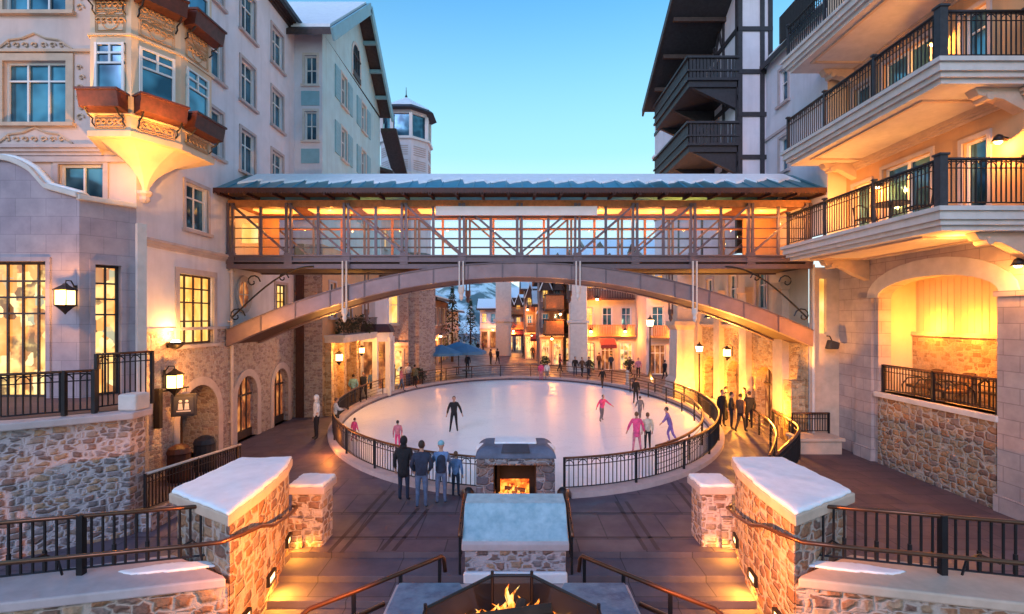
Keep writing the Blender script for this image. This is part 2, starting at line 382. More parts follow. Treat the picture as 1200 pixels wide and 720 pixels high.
for nm, c in dict(black=(.012,.012,.016), navy=(.02,.03,.06), denim=(.10,.15,.26), blue=(.12,.22,.42), pink=(.75,.08,.22), rose=(.6,.2,.25), white=(.68,.68,.66), cream=(.6,.55,.42), grey=(.16,.16,.18), purple=(.2,.14,.42), red=(.35,.04,.03), teal=(.2,.45,.55), brown=(.1,.05,.03), olive=(.13,.14,.09)).items():
    mat_plain('cloth_'+nm, c, .85, var=.35, sc_=7, bump=0); _t = MT['cloth_'+nm].node_tree; _b = _t.nodes['Principled BSDF']; _q = _t.nodes.new('ShaderNodeBump'); _q.inputs['Strength'].default_value = .8; _q.inputs['Distance'].default_value = .03; _n = _t.nodes.new('ShaderNodeTexNoise'); _n.inputs['Scale'].default_value = 11; _t.links.new(_n.outputs[0], _q.inputs['Height']); _t.links.new(_q.outputs[0], _b.inputs['Normal'])
M = MT
# ------------------------------------------------------------ facade helpers (local x along wall, -y out, z up)
def attach(o, root, Mw):
    o.parent = root; o.matrix_local = WM[root.name].inverted() @ Mw; WM[o.name] = Mw
_wc = {}
def window(root, F, x, z, w, h, nx=2, nz=(.6,), pane='window_glass', frame='white_wood', surround='stone_trim', sill=True, rec=.16, name='window', bar=.05, sur=.12):
    """x = centre; nz = heights (as shares) of the horizontal bars"""
    Mw = F @ Matrix.Translation((x, 0, z)); key = (w, h, nx, nz, pane, frame, surround, sill, rec, name, bar, sur)
    if key in _wc: return part_copy(_wc[key], root, Mw)
    a = w/2; m = MB(); s = sur
    if surround:
        m.box(-a-s, -a, -.05, .02, -.02, h+s); m.box(a, a+s, -.05, .02, -.02, h+s); m.box(-a, a, -.05, .02, h, h+s)
    else: m.box(-a, a, rec-.02, rec+.02, 0, .04)
    o = m.build(name, M[surround or frame]); attach(o, root, Mw)
    m = MB(); f = .07
    m.box(-a, -a+f, rec-.06, rec, 0, h); m.box(a-f, a, rec-.06, rec, 0, h); m.box(-a+f, a-f, rec-.06, rec, 0, f); m.box(-a+f, a-f, rec-.06, rec, h-f, h)
    for i in range(1, nx): cx = -a + w*i/nx; m.box(cx-bar/2, cx+bar/2, rec-.055, rec-.002, f, h-f)
    for k in nz: m.box(-a+f, a-f, rec-.05, rec-.004, h*k-bar/2, h*k+bar/2)
    q = m.build('sash', M[frame]); q.parent = o; WM[q.name] = Mw
    m = MB(); m.poly([(-a, rec+.01, 0), (a, rec+.01, 0), (a, rec+.01, h), (-a, rec+.01, h)])
    q = m.build('pane', M[pane]); q.parent = o; WM[q.name] = Mw
    if sill:
        m = MB(); m.box(-a-s-.06, a+s+.06, -.14, .02, -.13, -.022); q = m.build('sill', M[surround or frame]); q.parent = o; WM[q.name] = Mw
    _wc[key] = o; return o
def arc_pts(x, w, zs, rise, n=14):
    return [(x - w/2*math.cos(math.pi*i/n), zs + rise*math.sin(math.pi*i/n)) for i in range(n+1)]
def wall(root, F, x0, x1, z0, z1, ops, mat, th=.3, name='wall'):
    """ops: (xc, z, w, h) rectangular or (xc, z, w, h, rise[, depth]) with a curved head"""
    m = MB(F); xs = {x0, x1}; zs = {z0, z1}
    for o in ops:
        xs |= {max(x0, o[0]-o[2]/2), min(x1, o[0]+o[2]/2)}; zs |= {max(z0, o[1]), min(z1, o[1]+o[3])}
    xs = sorted(xs); zs = sorted(zs)
    for i in range(len(xs)-1):
        for j in range(len(zs)-1):
            cx, cz = (xs[i]+xs[i+1])/2, (zs[j]+zs[j+1])/2
            if any(abs(cx-o[0]) < o[2]/2 and o[1] < cz < o[1]+o[3] for o in ops): continue
            m.poly([(xs[i],0,zs[j]), (xs[i+1],0,zs[j]), (xs[i+1],0,zs[j+1]), (xs[i],0,zs[j+1])])
    for o in ops:
        x, z, w, h = o[:4]; d = o[5] if len(o) > 5 else th; a = w/2
        if len(o) > 4 and o[4]:
            P = arc_pts(x, w, z+h-o[4], o[4])
            for (ax, az), (bx, bz) in zip(P, P[1:]):
                m.poly([(ax,0,az), (bx,0,bz), (bx,0,z+h), (ax,0,z+h)]) if max(az, bz) < z+h-1e-4 or min(az, bz) < z+h-1e-4 else None
                m.poly([(ax,0,az), (bx,0,bz), (bx,d,bz), (ax,d,az)])
            top = z+h-o[4]
        else:
            top = z+h; m.poly([(x-a,0,top), (x+a,0,top), (x+a,d,top), (x-a,d,top)])
        m.poly([(x-a,0,z), (x-a,d,z), (x-a,d,top), (x-a,0,top)]); m.poly([(x+a,0,z), (x+a,d,z), (x+a,d,top), (x+a,0,top)])
        m.poly([(x-a,0,z), (x+a,0,z), (x+a,d,z), (x-a,d,z)])
    me_o = m.build(name, mat, root)
    return me_o
def arch_ring(root, F, x, w, z0, zs, rise, t, mat, proud=.04, n=14, jamb=True, name='arch_surround'):
    m = MB(F); P = arc_pts(x, w, zs, rise, n); Q = arc_pts(x, w+2*t, zs, rise+t, n)
    for i in range(n):
        a, b, c, d = P[i], P[i+1], Q[i+1], Q[i]
        m.slab([(p[0], -proud, p[1]) for p in (a, b, c, d)], (0, proud+.01, 0))
    if jamb:
        for s in (-1, 1):
            xa = x + s*w/2; xb = xa + s*t; m.box(min(xa, xb), max(xa, xb), -proud, .01, z0, zs)
    return m.build(name, mat, root)
def moulding(root, F, x0, x1, z, h=.22, d=.12, mat=None, name='string_course', k=3):
    m = MB(F)
    for i in range(k): m.box(x0, x1, -d*(i+1)/k, .0, z+h*i/k, z+h*(i+1)/k-(.001 if i < k-1 else 0))
    return m.build(name, mat or M['stone_trim'], root)
def arch_pane(root, F, x, z, w, zs, rise, y, mat, name='glazing', bars=True):
    P = [(x-w/2, z)] + arc_pts(x, w, zs, rise, 12) + [(x+w/2, z)]
    m = MB(F); m.poly([(a, y, b) for a, b in P]); o = m.build(name, mat, root)
    if bars:
        m = MB(F)
        for i in range(1, 4):
            cx = x-w/2+w*i/4; m.box(cx-.03, cx+.03, y-.06, y-.01, z, zs+rise*.85)
        m.box(x-w/2, x+w/2, y-.065, y-.005, zs-.04, zs+.04); m.box(x-w/2, x+w/2, y-.065, y-.005, z, z+.35)
        b = m.build('mullion', M['wood_dark'], None); b.parent = o; b.matrix_local = I4
        inv = WM[root.name].inverted(); b.data.transform(inv)
    return o

# ============================================================ GROUND
m = MB(); m.poly([(-300,-60,-.62), (300,-60,-.62), (300,900,-.62), (-300,900,-.62)])
g = struct(m.build('ground', M['street_paving']))
# plaza sheet with a hole for the rink, edge curving round the head of the steps
RC, RA, RB = (.6, 29.3), 9.7, 14.6
def ell(t, s=0.0): return (RC[0] + (RA+s)*math.cos(t), RC[1] + (RB+s)*math.sin(t))
NP = 96
m = MB(); front = []
inner = [ell(2*math.pi*i/NP, -.35) for i in range(NP)]
def outer(t):
    c, s_ = math.cos(t), math.sin(t); x0, x1, y0, y1 = -60, 60, 11.35, 110
    k = min([((x1 if c > 0 else x0)-RC[0])/c if abs(c) > 1e-6 else 1e9, ((y1 if s_ > 0 else y0)-RC[1])/s_ if abs(s_) > 1e-6 else 1e9])
    return (RC[0]+c*k, RC[1]+s_*k)
for i in range(NP):
    a, b = 2*math.pi*i/NP, 2*math.pi*(i+1)/NP
    P, Q, O1, O2 = inner[i], inner[(i+1) % NP], outer(a), outer(b)
    pts = [(*P, 0), (*O1, 0), (*O2, 0), (*Q, 0)]
    for cx, cy in ((-60,11.35), (60,11.35), (60,110), (-60,110)):
        ca = math.atan2(cy-RC[1], cx-RC[0]) % (2*math.pi)
        if a < ca < b - 1e-9: pts.insert(2, (cx, cy, 0))
    m.poly(pts)
    m.poly([(*P, 0), (*Q, 0), (*Q, -.3), (*P, -.3)])
struct(m.build('plaza', M['paving']))
m = MB(); m.poly([(*p, -.12) for p in [ell(2*math.pi*i/NP, -.34) for i in range(NP)]])
struct(m.build('ice_rink', M['ice']))
# snow-dusted apron of the rink: a low curb under the fence
def ring_strip(s0, s1, z0, z1, mat, name, t0=0, t1=360, n=120):
    m = MB(); L = []
    for i in range(n+1):
        t = R(t0+(t1-t0)*i/n); L.append([(*ell(t, s0), z0), (*ell(t, s1), z0), (*ell(t, s1), z1), (*ell(t, s0), z1)])
    m.loft(L, cap=(t1-t0 < 359)); return m.build(name, mat)
def stone_curb(t0, t1, lab):
    o = ring_strip(-.33, .12, -.2, .16, M['stone_trim'], 'rink_curb', t0, t1); return struct(o)
stone_curb(-83.5, 263.5-.0, '')
# steps running down from the plaza edge towards the camera
m = MB()
for k, (y0, y1, z) in enumerate([(10.55, 11.35, -.13), (9.85, 10.55, -.26), (9.1, 9.85, -.39), (3.0, 9.1, -.52)]):
    m.box(-4.9 if k < 3 else -30, 4.95 if k < 3 else 30, y0, y1-.001*(k+1), -.64, z)
m.box(-4.95, 4.97, 11.352, 11.7, -.3, -.004)
struct(m.build('steps', M['step_stone'], bevel=.01))
# rubble-walled beds each side of the steps sit at plaza level
m = MB(); m.box(-60, -4.9, 5, 11.345, -.6, -.004); struct(m.build('lower_terrace', M['paving']))
m = MB(); m.box(4.95, 60, 5, 11.345, -.6, -.004); struct(m.build('lower_terrace', M['paving']))
# darker paving bands radiating from the rink and across
m = MB()
def band(p, q, w, g=.0):
    p, q = Vector((*p, .004)), Vector((*q, .004)); d = (q-p).normalized(); s_ = Vector((-d.y, d.x, 0))*w/2
    m.poly([p-s_, q-s_, q+s_, p+s_])
def gp(px, py, z=0): Y = (5.2-z)*600/(py-372); return ((px-600)/600*Y, Y)
for a, b in (((452,575),(385,648)), ((490,596),(447,645)), ((722,588),(757,645)), ((787,566),(842,634)), ((640,592),(640,646)), ((905,540),(880,520))):
    A, B = gp(*a), gp(*b); band(A, B, .10); 
    d = (Vector(B)-Vector(A)).normalized(); n_ = Vector((-d.y, d.x))*.28
    band((A[0]+n_.x, A[1]+n_.y), (B[0]+n_.x, B[1]+n_.y), .10)
band((-9, 12.1), (9, 12.1), .07); band((-9, 13.6), (-1.4, 13.6), .07); band((1.4, 13.6), (9, 13.6), .07)
struct(m.build('paving_bands', M['band_stone']))
m = MB(); P = [(9.6, 21.0), (13.05, 21.0), (13.05, 11.4), (8.6, 11.4), (8.0, 14.5)]; m.poly([(*p, .006) for p in P])
struct(m.build('terrace_paving', M['terrace_floor']))

# ============================================================ LEFT HOTEL
LH = thing('hotel_building', 'tall white plastered hotel wing left of the rink with arcade and corner oriel', 'hotel', (-11.3, 15.4, 0), 0)
FL = frame(-11.3, 15.4, 0, 90)            # long wall facing the rink
FN = frame(-18, 15.4, 0, 0)               # front wall facing the camera
WZ = [5.2 - 12, 0]
wins = []
for Y in (19.4, 21.9, 24.65):
    for z in (11.35, 14.3, 17.25):
        if not (Y < 19 ): wins.append((Y-15.4, z, 1.15, 1.75))
low = [(2.95, 8.3, 1.3, 1.6)]
big = (2.95, 4.25, 2.0, 2.45)
small = (9.65, 5.55, 1.2, 1.25)
wall(LH, FL, 0, 11.2, 4.8, 20.1, wins+low+[(2.95, 4.8, 2.0, 1.9), small], M['plaster_white'], th=.22)
arches = [(3.12, 0, 2.3, 2.75, 1.15, 1.4), (6.45, 0, 1.7, 2.7, .85, .35), (9.65, 0, 1.6, 2.7, .8, .35)]
wall(LH, FL, 0, 11.2, -.05, 4.8, arches+[(2.95, 4.25, 2.0, .55)], M['facade_rubble'], th=.22, name='rubble_base')
m = MB(FL); m.box(1.0, 2.0, 0, .2, 4.1, 4.2)
for x, z, w_, h in wins: window(LH, FL, x, z, w_, h, 2, (.66,))
for x, z, w_, h in low: window(LH, FL, x, z, w_, h, 2, (.7,))
window(LH, FL, 2.95, 4.25, 2.0, 2.45, 4, (.33, .6, .8), 'pane_amber', 'wood_dark', name='lit_window', sur=.2)
window(LH, FL, 9.65, 5.55, 1.2, 1.25, 3, (.33, .66), 'pane_amber', 'wood_dark', name='lit_window')
for x, z, w_, h, r, d in arches: arch_ring(LH, FL, x, w_, 0, h-r, r, .3, M['stone_trim'])
x, z, w_, h, r, d = arches[0]; arch_pane(LH, FL, x, 0, w_, h-r, r, 1.35, M['door_wood'], 'wooden_door', False)
m = MB(FL)
for i in range(-3, 4): m.box(x+i*.32-.012, x+i*.32+.012, 1.3, 1.35, 0, 2.0)
m.build('door_boards', M['wood_dark'], LH)
for x, z, w_, h, r, d in arches[1:]: arch_pane(LH, FL, x, 0, w_, h-r, r, .3, M['pane_dim'])
moulding(LH, FL, 0, 5.0, 7.4, .26, .14); moulding(LH, FL, 0, 11.2, 4.75, .1, .06, k=1)
moulding(LH, FL, 0, 11.2, 19.9, .25, .35, M['wood_dark'], 'cornice')
# oval window with a moulded ring
m = MB(FL); cx, cz = 6.1, 6.15; L = []
for i in range(24):
    a = 2*math.pi*i/24; c, s_ = math.cos(a), math.sin(a)
    L.append([(cx+.42*c, -.02, cz+.56*s_), (cx+.62*c, -.02, cz+.80*s_), (cx+.60*c, -.10, cz+.78*s_), (cx+.44*c, -.08, cz+.58*s_)])
m.loft(L+[L[0]], cap=False); ov = m.build('oval_window', M['stone_trim'], LH)
m = MB(FL); m.poly([(cx+.43*math.cos(2*math.pi*i/24), -.012, cz+.57*math.sin(2*math.pi*i/24)) for i in range(24)]); q = m.build('oval_pane', M['pane_dim'], LH)
m = MB(FL); m.beam((cx, -.03, cz-.55), (cx, -.03, cz+.55), .04, .03); m.beam((cx-.41, -.03, cz), (cx+.41, -.03, cz), .03, .04); m.build('glazing_bar', M['stone_pale'], LH)
m = MB(FL); m.tube([(5.05, -.12, .1), (5.05, -.12, 10.1)], .06, 8)
for z in (1, 3, 5, 7, 9): m.box(4.96, 5.14, -.19, 0, z, z+.06)
m.build('downpipe', M['stone_trim'], LH)
# roof slope behind the eave
m = MB(FL); m.slab([(-1, -.6, 20.05), (11.3, -.6, 20.05), (11.3, 5, 24), (-1, 5, 24)], (0, 0, .2)); m.build('roof', M['slate'], LH)
# front wall facing the camera (pinkish) with its windows and reliefs
fw = [(3.66, 11.05, 1.9, 1.85), (3.66, 14.4, 1.9, 1.85), (5.05, 8.75, 1.35, 1.05), (1.0, 11.05, 1.6, 1.85), (1.0, 14.4, 1.6, 1.85)]
wall(LH, FN, 0, 6.7, -.05, 20, fw, M['plaster_pink'], th=.2, name='front_wall')
for x, z, w_, h in fw:
    if x == 5.05: window(LH, FN, x, z, w_, h, 2, (), name='window', sur=.15)
    else: window(LH, FN, x, z, w_, h, 3, (.70,), sur=.22, surround='stone_orange')
moulding(LH, FN, 0, 5.7, 10.05, .3, .2); moulding(LH, FN, 0, 6.6, 9.85, .16, .1, k=1); moulding(LH, FN, 0, 5.4, 13.15, .08, .1, M['stone_orange'], 'hood_mould', 1)
def scroll(m, x, z, s, fl=1):
    m.tube([(x+fl*s*r_*math.cos(t_), -.03, z+s*r_*math.sin(t_)) for r_, t_ in [(1-.085*i, .6*i) for i in range(11)]], .028, 5)
m = MB(FN)
for zb in (13.25, 16.55, 10.42):
    m.tube([(2.55, -.03, zb), (2.9, -.03, zb+.28), (3.3, -.03, zb+.33), (3.66, -.03, zb+.48), (4.0, -.03, zb+.33), (4.4, -.03, zb+.28), (4.8, -.03, zb)], .035, 5)
    for k in range(-3, 4): scroll(m, 3.66+k*.27, zb+.12, .1, 1 if k > 0 else -1)
for zb in (11.0, 14.3):
    for k in range(6): scroll(m, 5.02+.05*math.sin(k*2), zb+.2+k*.3, .13-.01*k)
each(m, 'plaster_relief', M['stone_orange'], LH)
# corner oriel
plan = [(-12.3, 15.39), (-11.7, 14.2), (-10.56, 14.2), (-9.9, 15.3), (-9.8, 16.7), (-11.29, 17.3)]
m = MB(); Z0, Z1 = 10.35, 19.5
m.loft([[(x, y, z) for x, y in plan] for z in (Z0, Z1)], cap=True)
orl = m.build('oriel', M['plaster_cream'], LH)
def osub(mb, name, mat, **k):
    for o in each(mb, name, mat, LH, **k): o.parent = orl
    return o
m = MB(); tip = (-10.98, 15.32); L = []
for k in range(9):
    f = k/8; q = (1-f)**2.1*.93+.07*(1-f) + .045; zz = Z0 - 1.45*f
    L.append([(tip[0]+(x-tip[0])*q, tip[1]+(y-tip[1])*q, zz) for x, y in plan])
m.loft(L); osub(m, 'oriel_base', M['plaster_cream'])
m = MB(); m.lathe([(.08,-.28),(.14,-.2),(.13,-.1),(.2,-.02),(.2,.06)], (tip[0], tip[1], 8.9), 8); osub(m, 'corbel', M['stone_trim'])
m = MB(); big_ = [(tip[0]+(x-tip[0])*1.05, tip[1]+(y-tip[1])*1.05) for x, y in plan]
m.prism(big_, 10.2, 10.36); m.prism(big_, 10.8, 10.84); m.prism(big_, 13.0, 13.06); osub(m, 'oriel_moulding', M['plaster_cream'])
for zb in (0, 3.1):
    for i, (a, b) in enumerate(zip(plan[1:4], plan[2:5])):
        a, b = Vector(a), Vector(b); ln = (b-a).length; d = (b-a).normalized()
        Fo = frame(a.x, a.y, 0, math.degrees(math.atan2(d.y, d.x))); cx = ln/2; hw = min(.5, ln*.36)
        m = MB(Fo); zs = 11.25+zb; ht = 1.55
        m.box(cx-hw, cx+hw, -.012, .0, zs, zs+ht); osub(m, 'oriel_pane', M['window_glass'])
        m = MB(Fo)
        for xx in (cx-hw, cx+hw-.07): m.box(xx, xx+.07, -.07, -.002, zs, zs+ht)
        for zz in (zs, zs+ht*.62, zs+ht*.8, zs+ht-.06): m.box(cx-hw, cx+hw, -.06, -.004, zz, zz+.055)
        m.box(cx-.03, cx+.03, -.055, -.003, zs+ht*.62, zs+ht)
        osub(m, 'oriel_window', M['white_wood'])
        m = MB(Fo)
        for za in (10.44+zb, 13.1+zb if zb == 0 else 16.2):
            hz = .32 if za < 12 else .62
            for k in range(2):
                g_ = .05*k; m.tube([(cx-hw+g_, -.02, za+g_), (cx+hw-g_, -.02, za+g_), (cx+hw-g_, -.02, za+hz-g_), (cx-hw+g_, -.02, za+hz-g_), (cx-hw+g_, -.02, za+g_)], .013, 4)
            for k in range(-2, 3): scroll(m, cx+k*.16, za+hz/2, .10)
            r_ = hz*.38; m.tube([(cx+r_*math.cos(t*.5), -.02, za+hz/2+r_*math.sin(t*.5)) for t in range(14)], .014, 4)
        osub(m, 'oriel_ornament', M['plaster_ochre'])
        m = MB(Fo); zf = 10.84+zb; e = ln/2-.03
        m.slab([(cx-e, -.08, zf), (cx-e, -.42, zf+.05), (cx-e, -.5, zf+.46), (cx-e, -.08, zf+.46)], (2*e, 0, 0)); m.box(cx-e-.03, cx+e+.03, -.54, -.05, zf+.461, zf+.52)
        osub(m, 'flower_box', M['wood_red'])
        m = MB(Fo)
        for s_ in (-1, 1):
            X = cx+s_*(e-.12); m.tube([(X, -.02, zf-.35), (X, -.12, zf-.28), (X, -.1, zf-.16), (X, -.26, zf-.1), (X, -.38, zf+.04)], .022, 5)
        osub(m, 'box_bracket', M['iron'])
# lit flared oriel: bare spots in the air in front, without fittings
def spotat(p, q, W, ang, col=(1,.62,.25), r=.1, blend=.8): return lamp(p, W, col, r, None, 'SPOT', ang, Vector(p)-Vector(q) if False else (Vector(q)-Vector(p)), blend=blend)
spotat((-9.9, 13.3, 8.6), (-10.9, 14.9, 10.6), 300, 110)
spotat((-12.0, 13.2, 10.0), (-11.2, 14.2, 13), 170, 80)
spotat((-9.4, 14.0, 10.0), (-10.3, 14.9, 13), 200, 80)

# ============================================================ STONE PAVILION in front of the hotel
PV = thing('stone_pavilion', 'pale ashlar shop front with curved parapet and lit windows above the terrace', 'shop', (-14, 14.2, 0))
FP = frame(-15.6, 14.2, 0, 0)             # front, x 0..3.6 (to X=-12)
d = Vector((-11.25+12.0, 15.32-14.2)); ang = math.degrees(math.atan2(d.y, d.x))
FQ = frame(-12.0, 14.2, 0, ang); LQ = d.length
wall(PV, FP, 0, 3.6, 2.9, 8.3, [(1.4, 2.95, 2.6, 3.8)], M['pavilion_stone'], th=.3)
wall(PV, FQ, 0, LQ, 2.9, 8.3, [(.66, 2.95, .62, 3.75)], M['pavilion_stone'], th=.3)
window(PV, FP, 1.4, 2.95, 2.6, 3.8, 6, (.62, .74, .86), 'pane_shop', 'wood_dark', 'pavilion_stone', False, .26, 'shop_window')
window(PV, FQ, .66, 2.95, .62, 3.75, 2, (.62, .74, .86), 'pane_shop', 'wood_dark', 'pavilion_stone', False, .26, 'shop_window')
def parz(x):                               # curved parapet line of the front face
    if x < 1.3: return 9.55
    if x < 2.3: return 9.55 - .35*((x-1.3)/1.0)**2
    if x < 2.7: return 9.2-.45*(x-2.3)/.4
    return 8.75 - .25*min(1, (x-2.7)/.9)
m = MB(FP); xs = [i*3.6/36 for i in range(37)]
m.slab([(0, 0, 8.3)]+[(3.6, 0, 8.3)]+[(x, 0, parz(x)) for x in reversed(xs)], (0, .35, 0)); m.build('parapet', M['pavilion_stone'], PV)
m = MB(FP); m.loft([[(x, -.12, parz(x)), (x, .42, parz(x)), (x, .42, parz(x)+.16), (x, -.12, parz(x)+.16)] for x in xs]); m.build('coping', M['stone_pale'], PV, bevel=.03)
m = MB(FP); m.loft([[(x, .0, parz(x)+.161), (x, .36, parz(x)+.161), (x, .18, parz(x)+.24)] for x in xs[10:]]); m.build('snow_strip', M['snow'], PV, smooth=True)
m = MB(FP); m.tube([(.2+1.0*math.cos(t), -.0, 8.3+.85*math.sin(t)) for t in [math.pi*i/16 for i in range(9)]], .06, 6); m.build('parapet_moulding', M['stone_pale'], PV)
m = MB(FQ); m.box(0, LQ, 0, .35, 8.301, 8.45); m.build('parapet', M['pavilion_stone'], PV)
m = MB(FQ); m.box(-.05, LQ, -.12, .42, 8.451, 8.6); m.build('coping', M['stone_pale'], PV, bevel=.03)
m = MB(); m.slab([(-15.6, 14.3, 2.9), (-12.1, 14.3, 2.9), (-11.35, 15.35, 2.9), (-15.6, 15.35, 2.9)], (0, 0, 5)); m.v = m.v; # solid core behind glass
PVc = m
m = MB(FQ); m.box(LQ-.02, LQ+.22, -.16, .3, 2.3, 8.0); m.build('pilaster', M['stone_pale'], PV)

# ============================================================ LEFT TERRACE (retaining wall, floor, railing)
TR = thing('retaining_wall', 'high rubble retaining wall with stone coping below the left terrace', 'wall', (-10, 11.5, 0))
rw = [(-14.5, 9.7), (-10.9, 10.9), (-9.1, 12.2), (-9.1, 12.7), (-10.9, 15.36), (-14.5, 15.36)]
m = MB(); m.prism(rw, -.3, 2.78); m.build('rubble', M['wall_rubble'], TR)
m = MB(); c_ = [(-14.6, 9.5), (-10.82, 10.75), (-8.95, 12.1), (-8.95, 12.75), (-10.8, 15.365), (-14.6, 15.365)]
m.prism(c_, 2.781, 2.95); m.build('coping', M['stone_trim'], TR, bevel=.03)
m = MB(); m.prism([(-14.4, 10.1), (-10.95, 11.25), (-9.5, 12.3), (-9.5, 12.8), (-10.95, 15.2), (-14.4, 15.2)], 2.951, 2.96); m.build('paving', M['terrace_floor'], TR)
m = MB(); m.box(-9.45, -9.0, 12.25, 12.75, 2.951, 3.35); m.build('corner_block', M['stone_pale'], TR, bevel=.05)

# ------------------------------------------------------------ railings
def resample(P, step):
    P = [Vector(p) for p in P]; out = [P[0]]; need = step
    for a, b in zip(P, P[1:]):
        L = (b-a).length; t = 0
        while L-t >= need: t += need; out.append(a.lerp(b, t/L)); need = step
        need -= L-t
    return out
def railing(name, P, label, cat='railing', h=1.0, group=None, step=.12, post=2.2, rail='handrail_bronze', style='loops', pr=.012, rr=.035, pw=.06, lower=.1, mid=True, root=None, bars=True):
    P = [Vector(p) for p in P]; up = Vector((0,0,1))
    if root is None: root = thing(name, label, cat, P[0], 0, group)
    m = MB(); m.tube([p+up*h for p in P], rr, 6); m.build('handrail', M[rail], root, smooth=True)
    m = MB(); S = resample(P, step)
    if bars:
        for i, p in enumerate(S): m.beam(p+up*lower, p+up*(h-.02), pr*2, pr*2)
        m.tube([p+up*lower for p in P], .018, 4)
        if mid: m.tube([p+up*(h-.22) for p in P], .014, 4); m.tube([p+up*(h-.06) for p in P], .014, 4)
        if style == 'loops':
            for i in range(0, len(S)-2, 3):
                a, b = S[i], S[i+2]
                m.tube([a.lerp(b, .5-.5*math.cos(t)) + up*(h-.22-.16*0 + .15*math.sin(t)) for t in [math.pi*j/6 for j in range(7)]], .012, 4)
        if style == 'knobs':
            for i in range(0, len(S), 3): m.beam(S[i]+up*lower*1.2, S[i]+up*(lower+.34), .045, .045)
        m.build('balusters', M['iron'], root)
    else:
        for k in range(4): m.tube([p+up*(h*(k+1)/5) for p in P], .013, 4)
        m.build('cross_rails', M['iron'], root)
    Q = resample(P, post) 
    if (Q[-1]-P[-1]).length > .5: Q.append(P[-1])
    for p in Q:
        m = MB(); m.beam(p, p+up*(h+.02), pw, pw); m.build('post', M['iron'], root)
    return root
railing('railing', [(-14.2, 9.95, 2.96), (-10.9, 11.08, 2.96), (-9.75, 11.95, 2.96)], 'black iron railing with looped top along the left terrace edge', h=1.0, pw=.09)
railing('railing', [(-9.9, 12.2, 2.96), (-9.35, 13.3, 2.96)], 'short black railing panel beside the pavilion pilaster on the terrace', h=1.35, pw=.07)
railing('ramp_railing', [(-8.95, 12.5, .42), (-8.85, 16.7, .1)], 'slim railing with pale handrail descending behind the left snow capped pier', 'railing', h=.95, rail='stone_pale', post=2)
m = MB(); m.slab([(-9.05, 12.4, -.1), (-9.05, 16.8, -.1), (-9.05, 16.8, .1), (-9.05, 12.4, .42)], (.3, 0, 0)); 
RWm = solo(m, 'low_wall', M['wall_rubble'], 'low sloping wall under the slim railing behind the left pier', 'wall', (-8.9, 14, 0))
m = MB(); m.slab([(-9.03, 12.45, .421), (-8.78, 12.45, .421), (-8.78, 15.5, .18), (-9.03, 15.5, .18)], (0, 0, .05)); s_ = m.build('snow_strip', M['snow'], RWm); s_.data.transform(Matrix.Translation((8.9, -14, 0)))

# ============================================================ PIERS AND WALLS BY THE STEPS
def pier(sg, label):
    base = [(4.6*sg, 8.35), (4.68*sg, 9.6), (4.82*sg, 10.7), (5.0*sg, 11.5), (6.05*sg, 11.45), (6.15*sg, 9.4)]
    r = thing('stone_pier', label, 'pier', (5.2*sg, 9.8, 0), 0)
    m = MB(); m.prism(base, -.6, 1.82); m.build('rubble', M['pier_rubble'], r, bevel=.04)
    c = Vector((sum(p[0] for p in base)/6, sum(p[1] for p in base)/6)); 
    def off(k): return [((Vector(p)-c)*(1+k/(Vector(p)-c).length)+c)[:] for p in base]
    m = MB(); m.prism(off(.13), 1.821, 2.0); m.build('coping', M['stone_orange'], r, bevel=.025)
    m = MB(); m = snow_pile(off(.09), 2.0, .07, 3+sg); m.build('snow_cap', M['snow'], r, smooth=True)
    return r
pier(-1, 'large rubble pier with snowy top on the left side of the steps')
pier(1, 'large rubble pier with snowy top on the right side of the steps')
def small_pillar(sg, label):
    r = thing('stone_pillar', label, 'pillar', (4.6*sg, 12, 0))
    xs = sorted((4.3*sg, 5.0*sg))
    m = MB(); m.box(xs[0], xs[1], 11.6, 12.3, -.05, 1.2); m.build('rubble', M['wall_rubble'], r, bevel=.03)
    m = MB(); m.box(xs[0]-.07, xs[1]+.07, 11.52, 12.38, 1.201, 1.36); m.build('coping', M['stone_trim'], r, bevel=.02)
    m = MB(); m = snow_pile([(xs[0]-.04, 11.55), (xs[1]+.04, 11.55), (xs[1]+.04, 12.35), (xs[0]-.04, 12.35)], 1.36, .08, 5, 48); m.build('snow_cap', M['snow'], r, smooth=True)
    a = sorted((4.62*sg, 5.0*sg))
    return r
small_pillar(-1, 'small stone pillar with snow cap just behind the left pier')
small_pillar(1, 'small stone pillar with snow cap just behind the right pier')
for sg, sd_ in ((-1, 'left'), (1, 'right')):
    a = sorted((4.72*sg, 5.1*sg))
    m = MB(); m.box(a[0], a[1], 11.5, 11.6, -.1, .58); m.box(a[0]-.02, a[1]+.02, 11.48, 11.598, .581, .7)
    lw_ = solo(m, 'low_wall', M['wall_rubble'], 'short wall joining the %s pier to its small pillar' % sd_, 'wall', (4.9*sg, 11.55, 0))
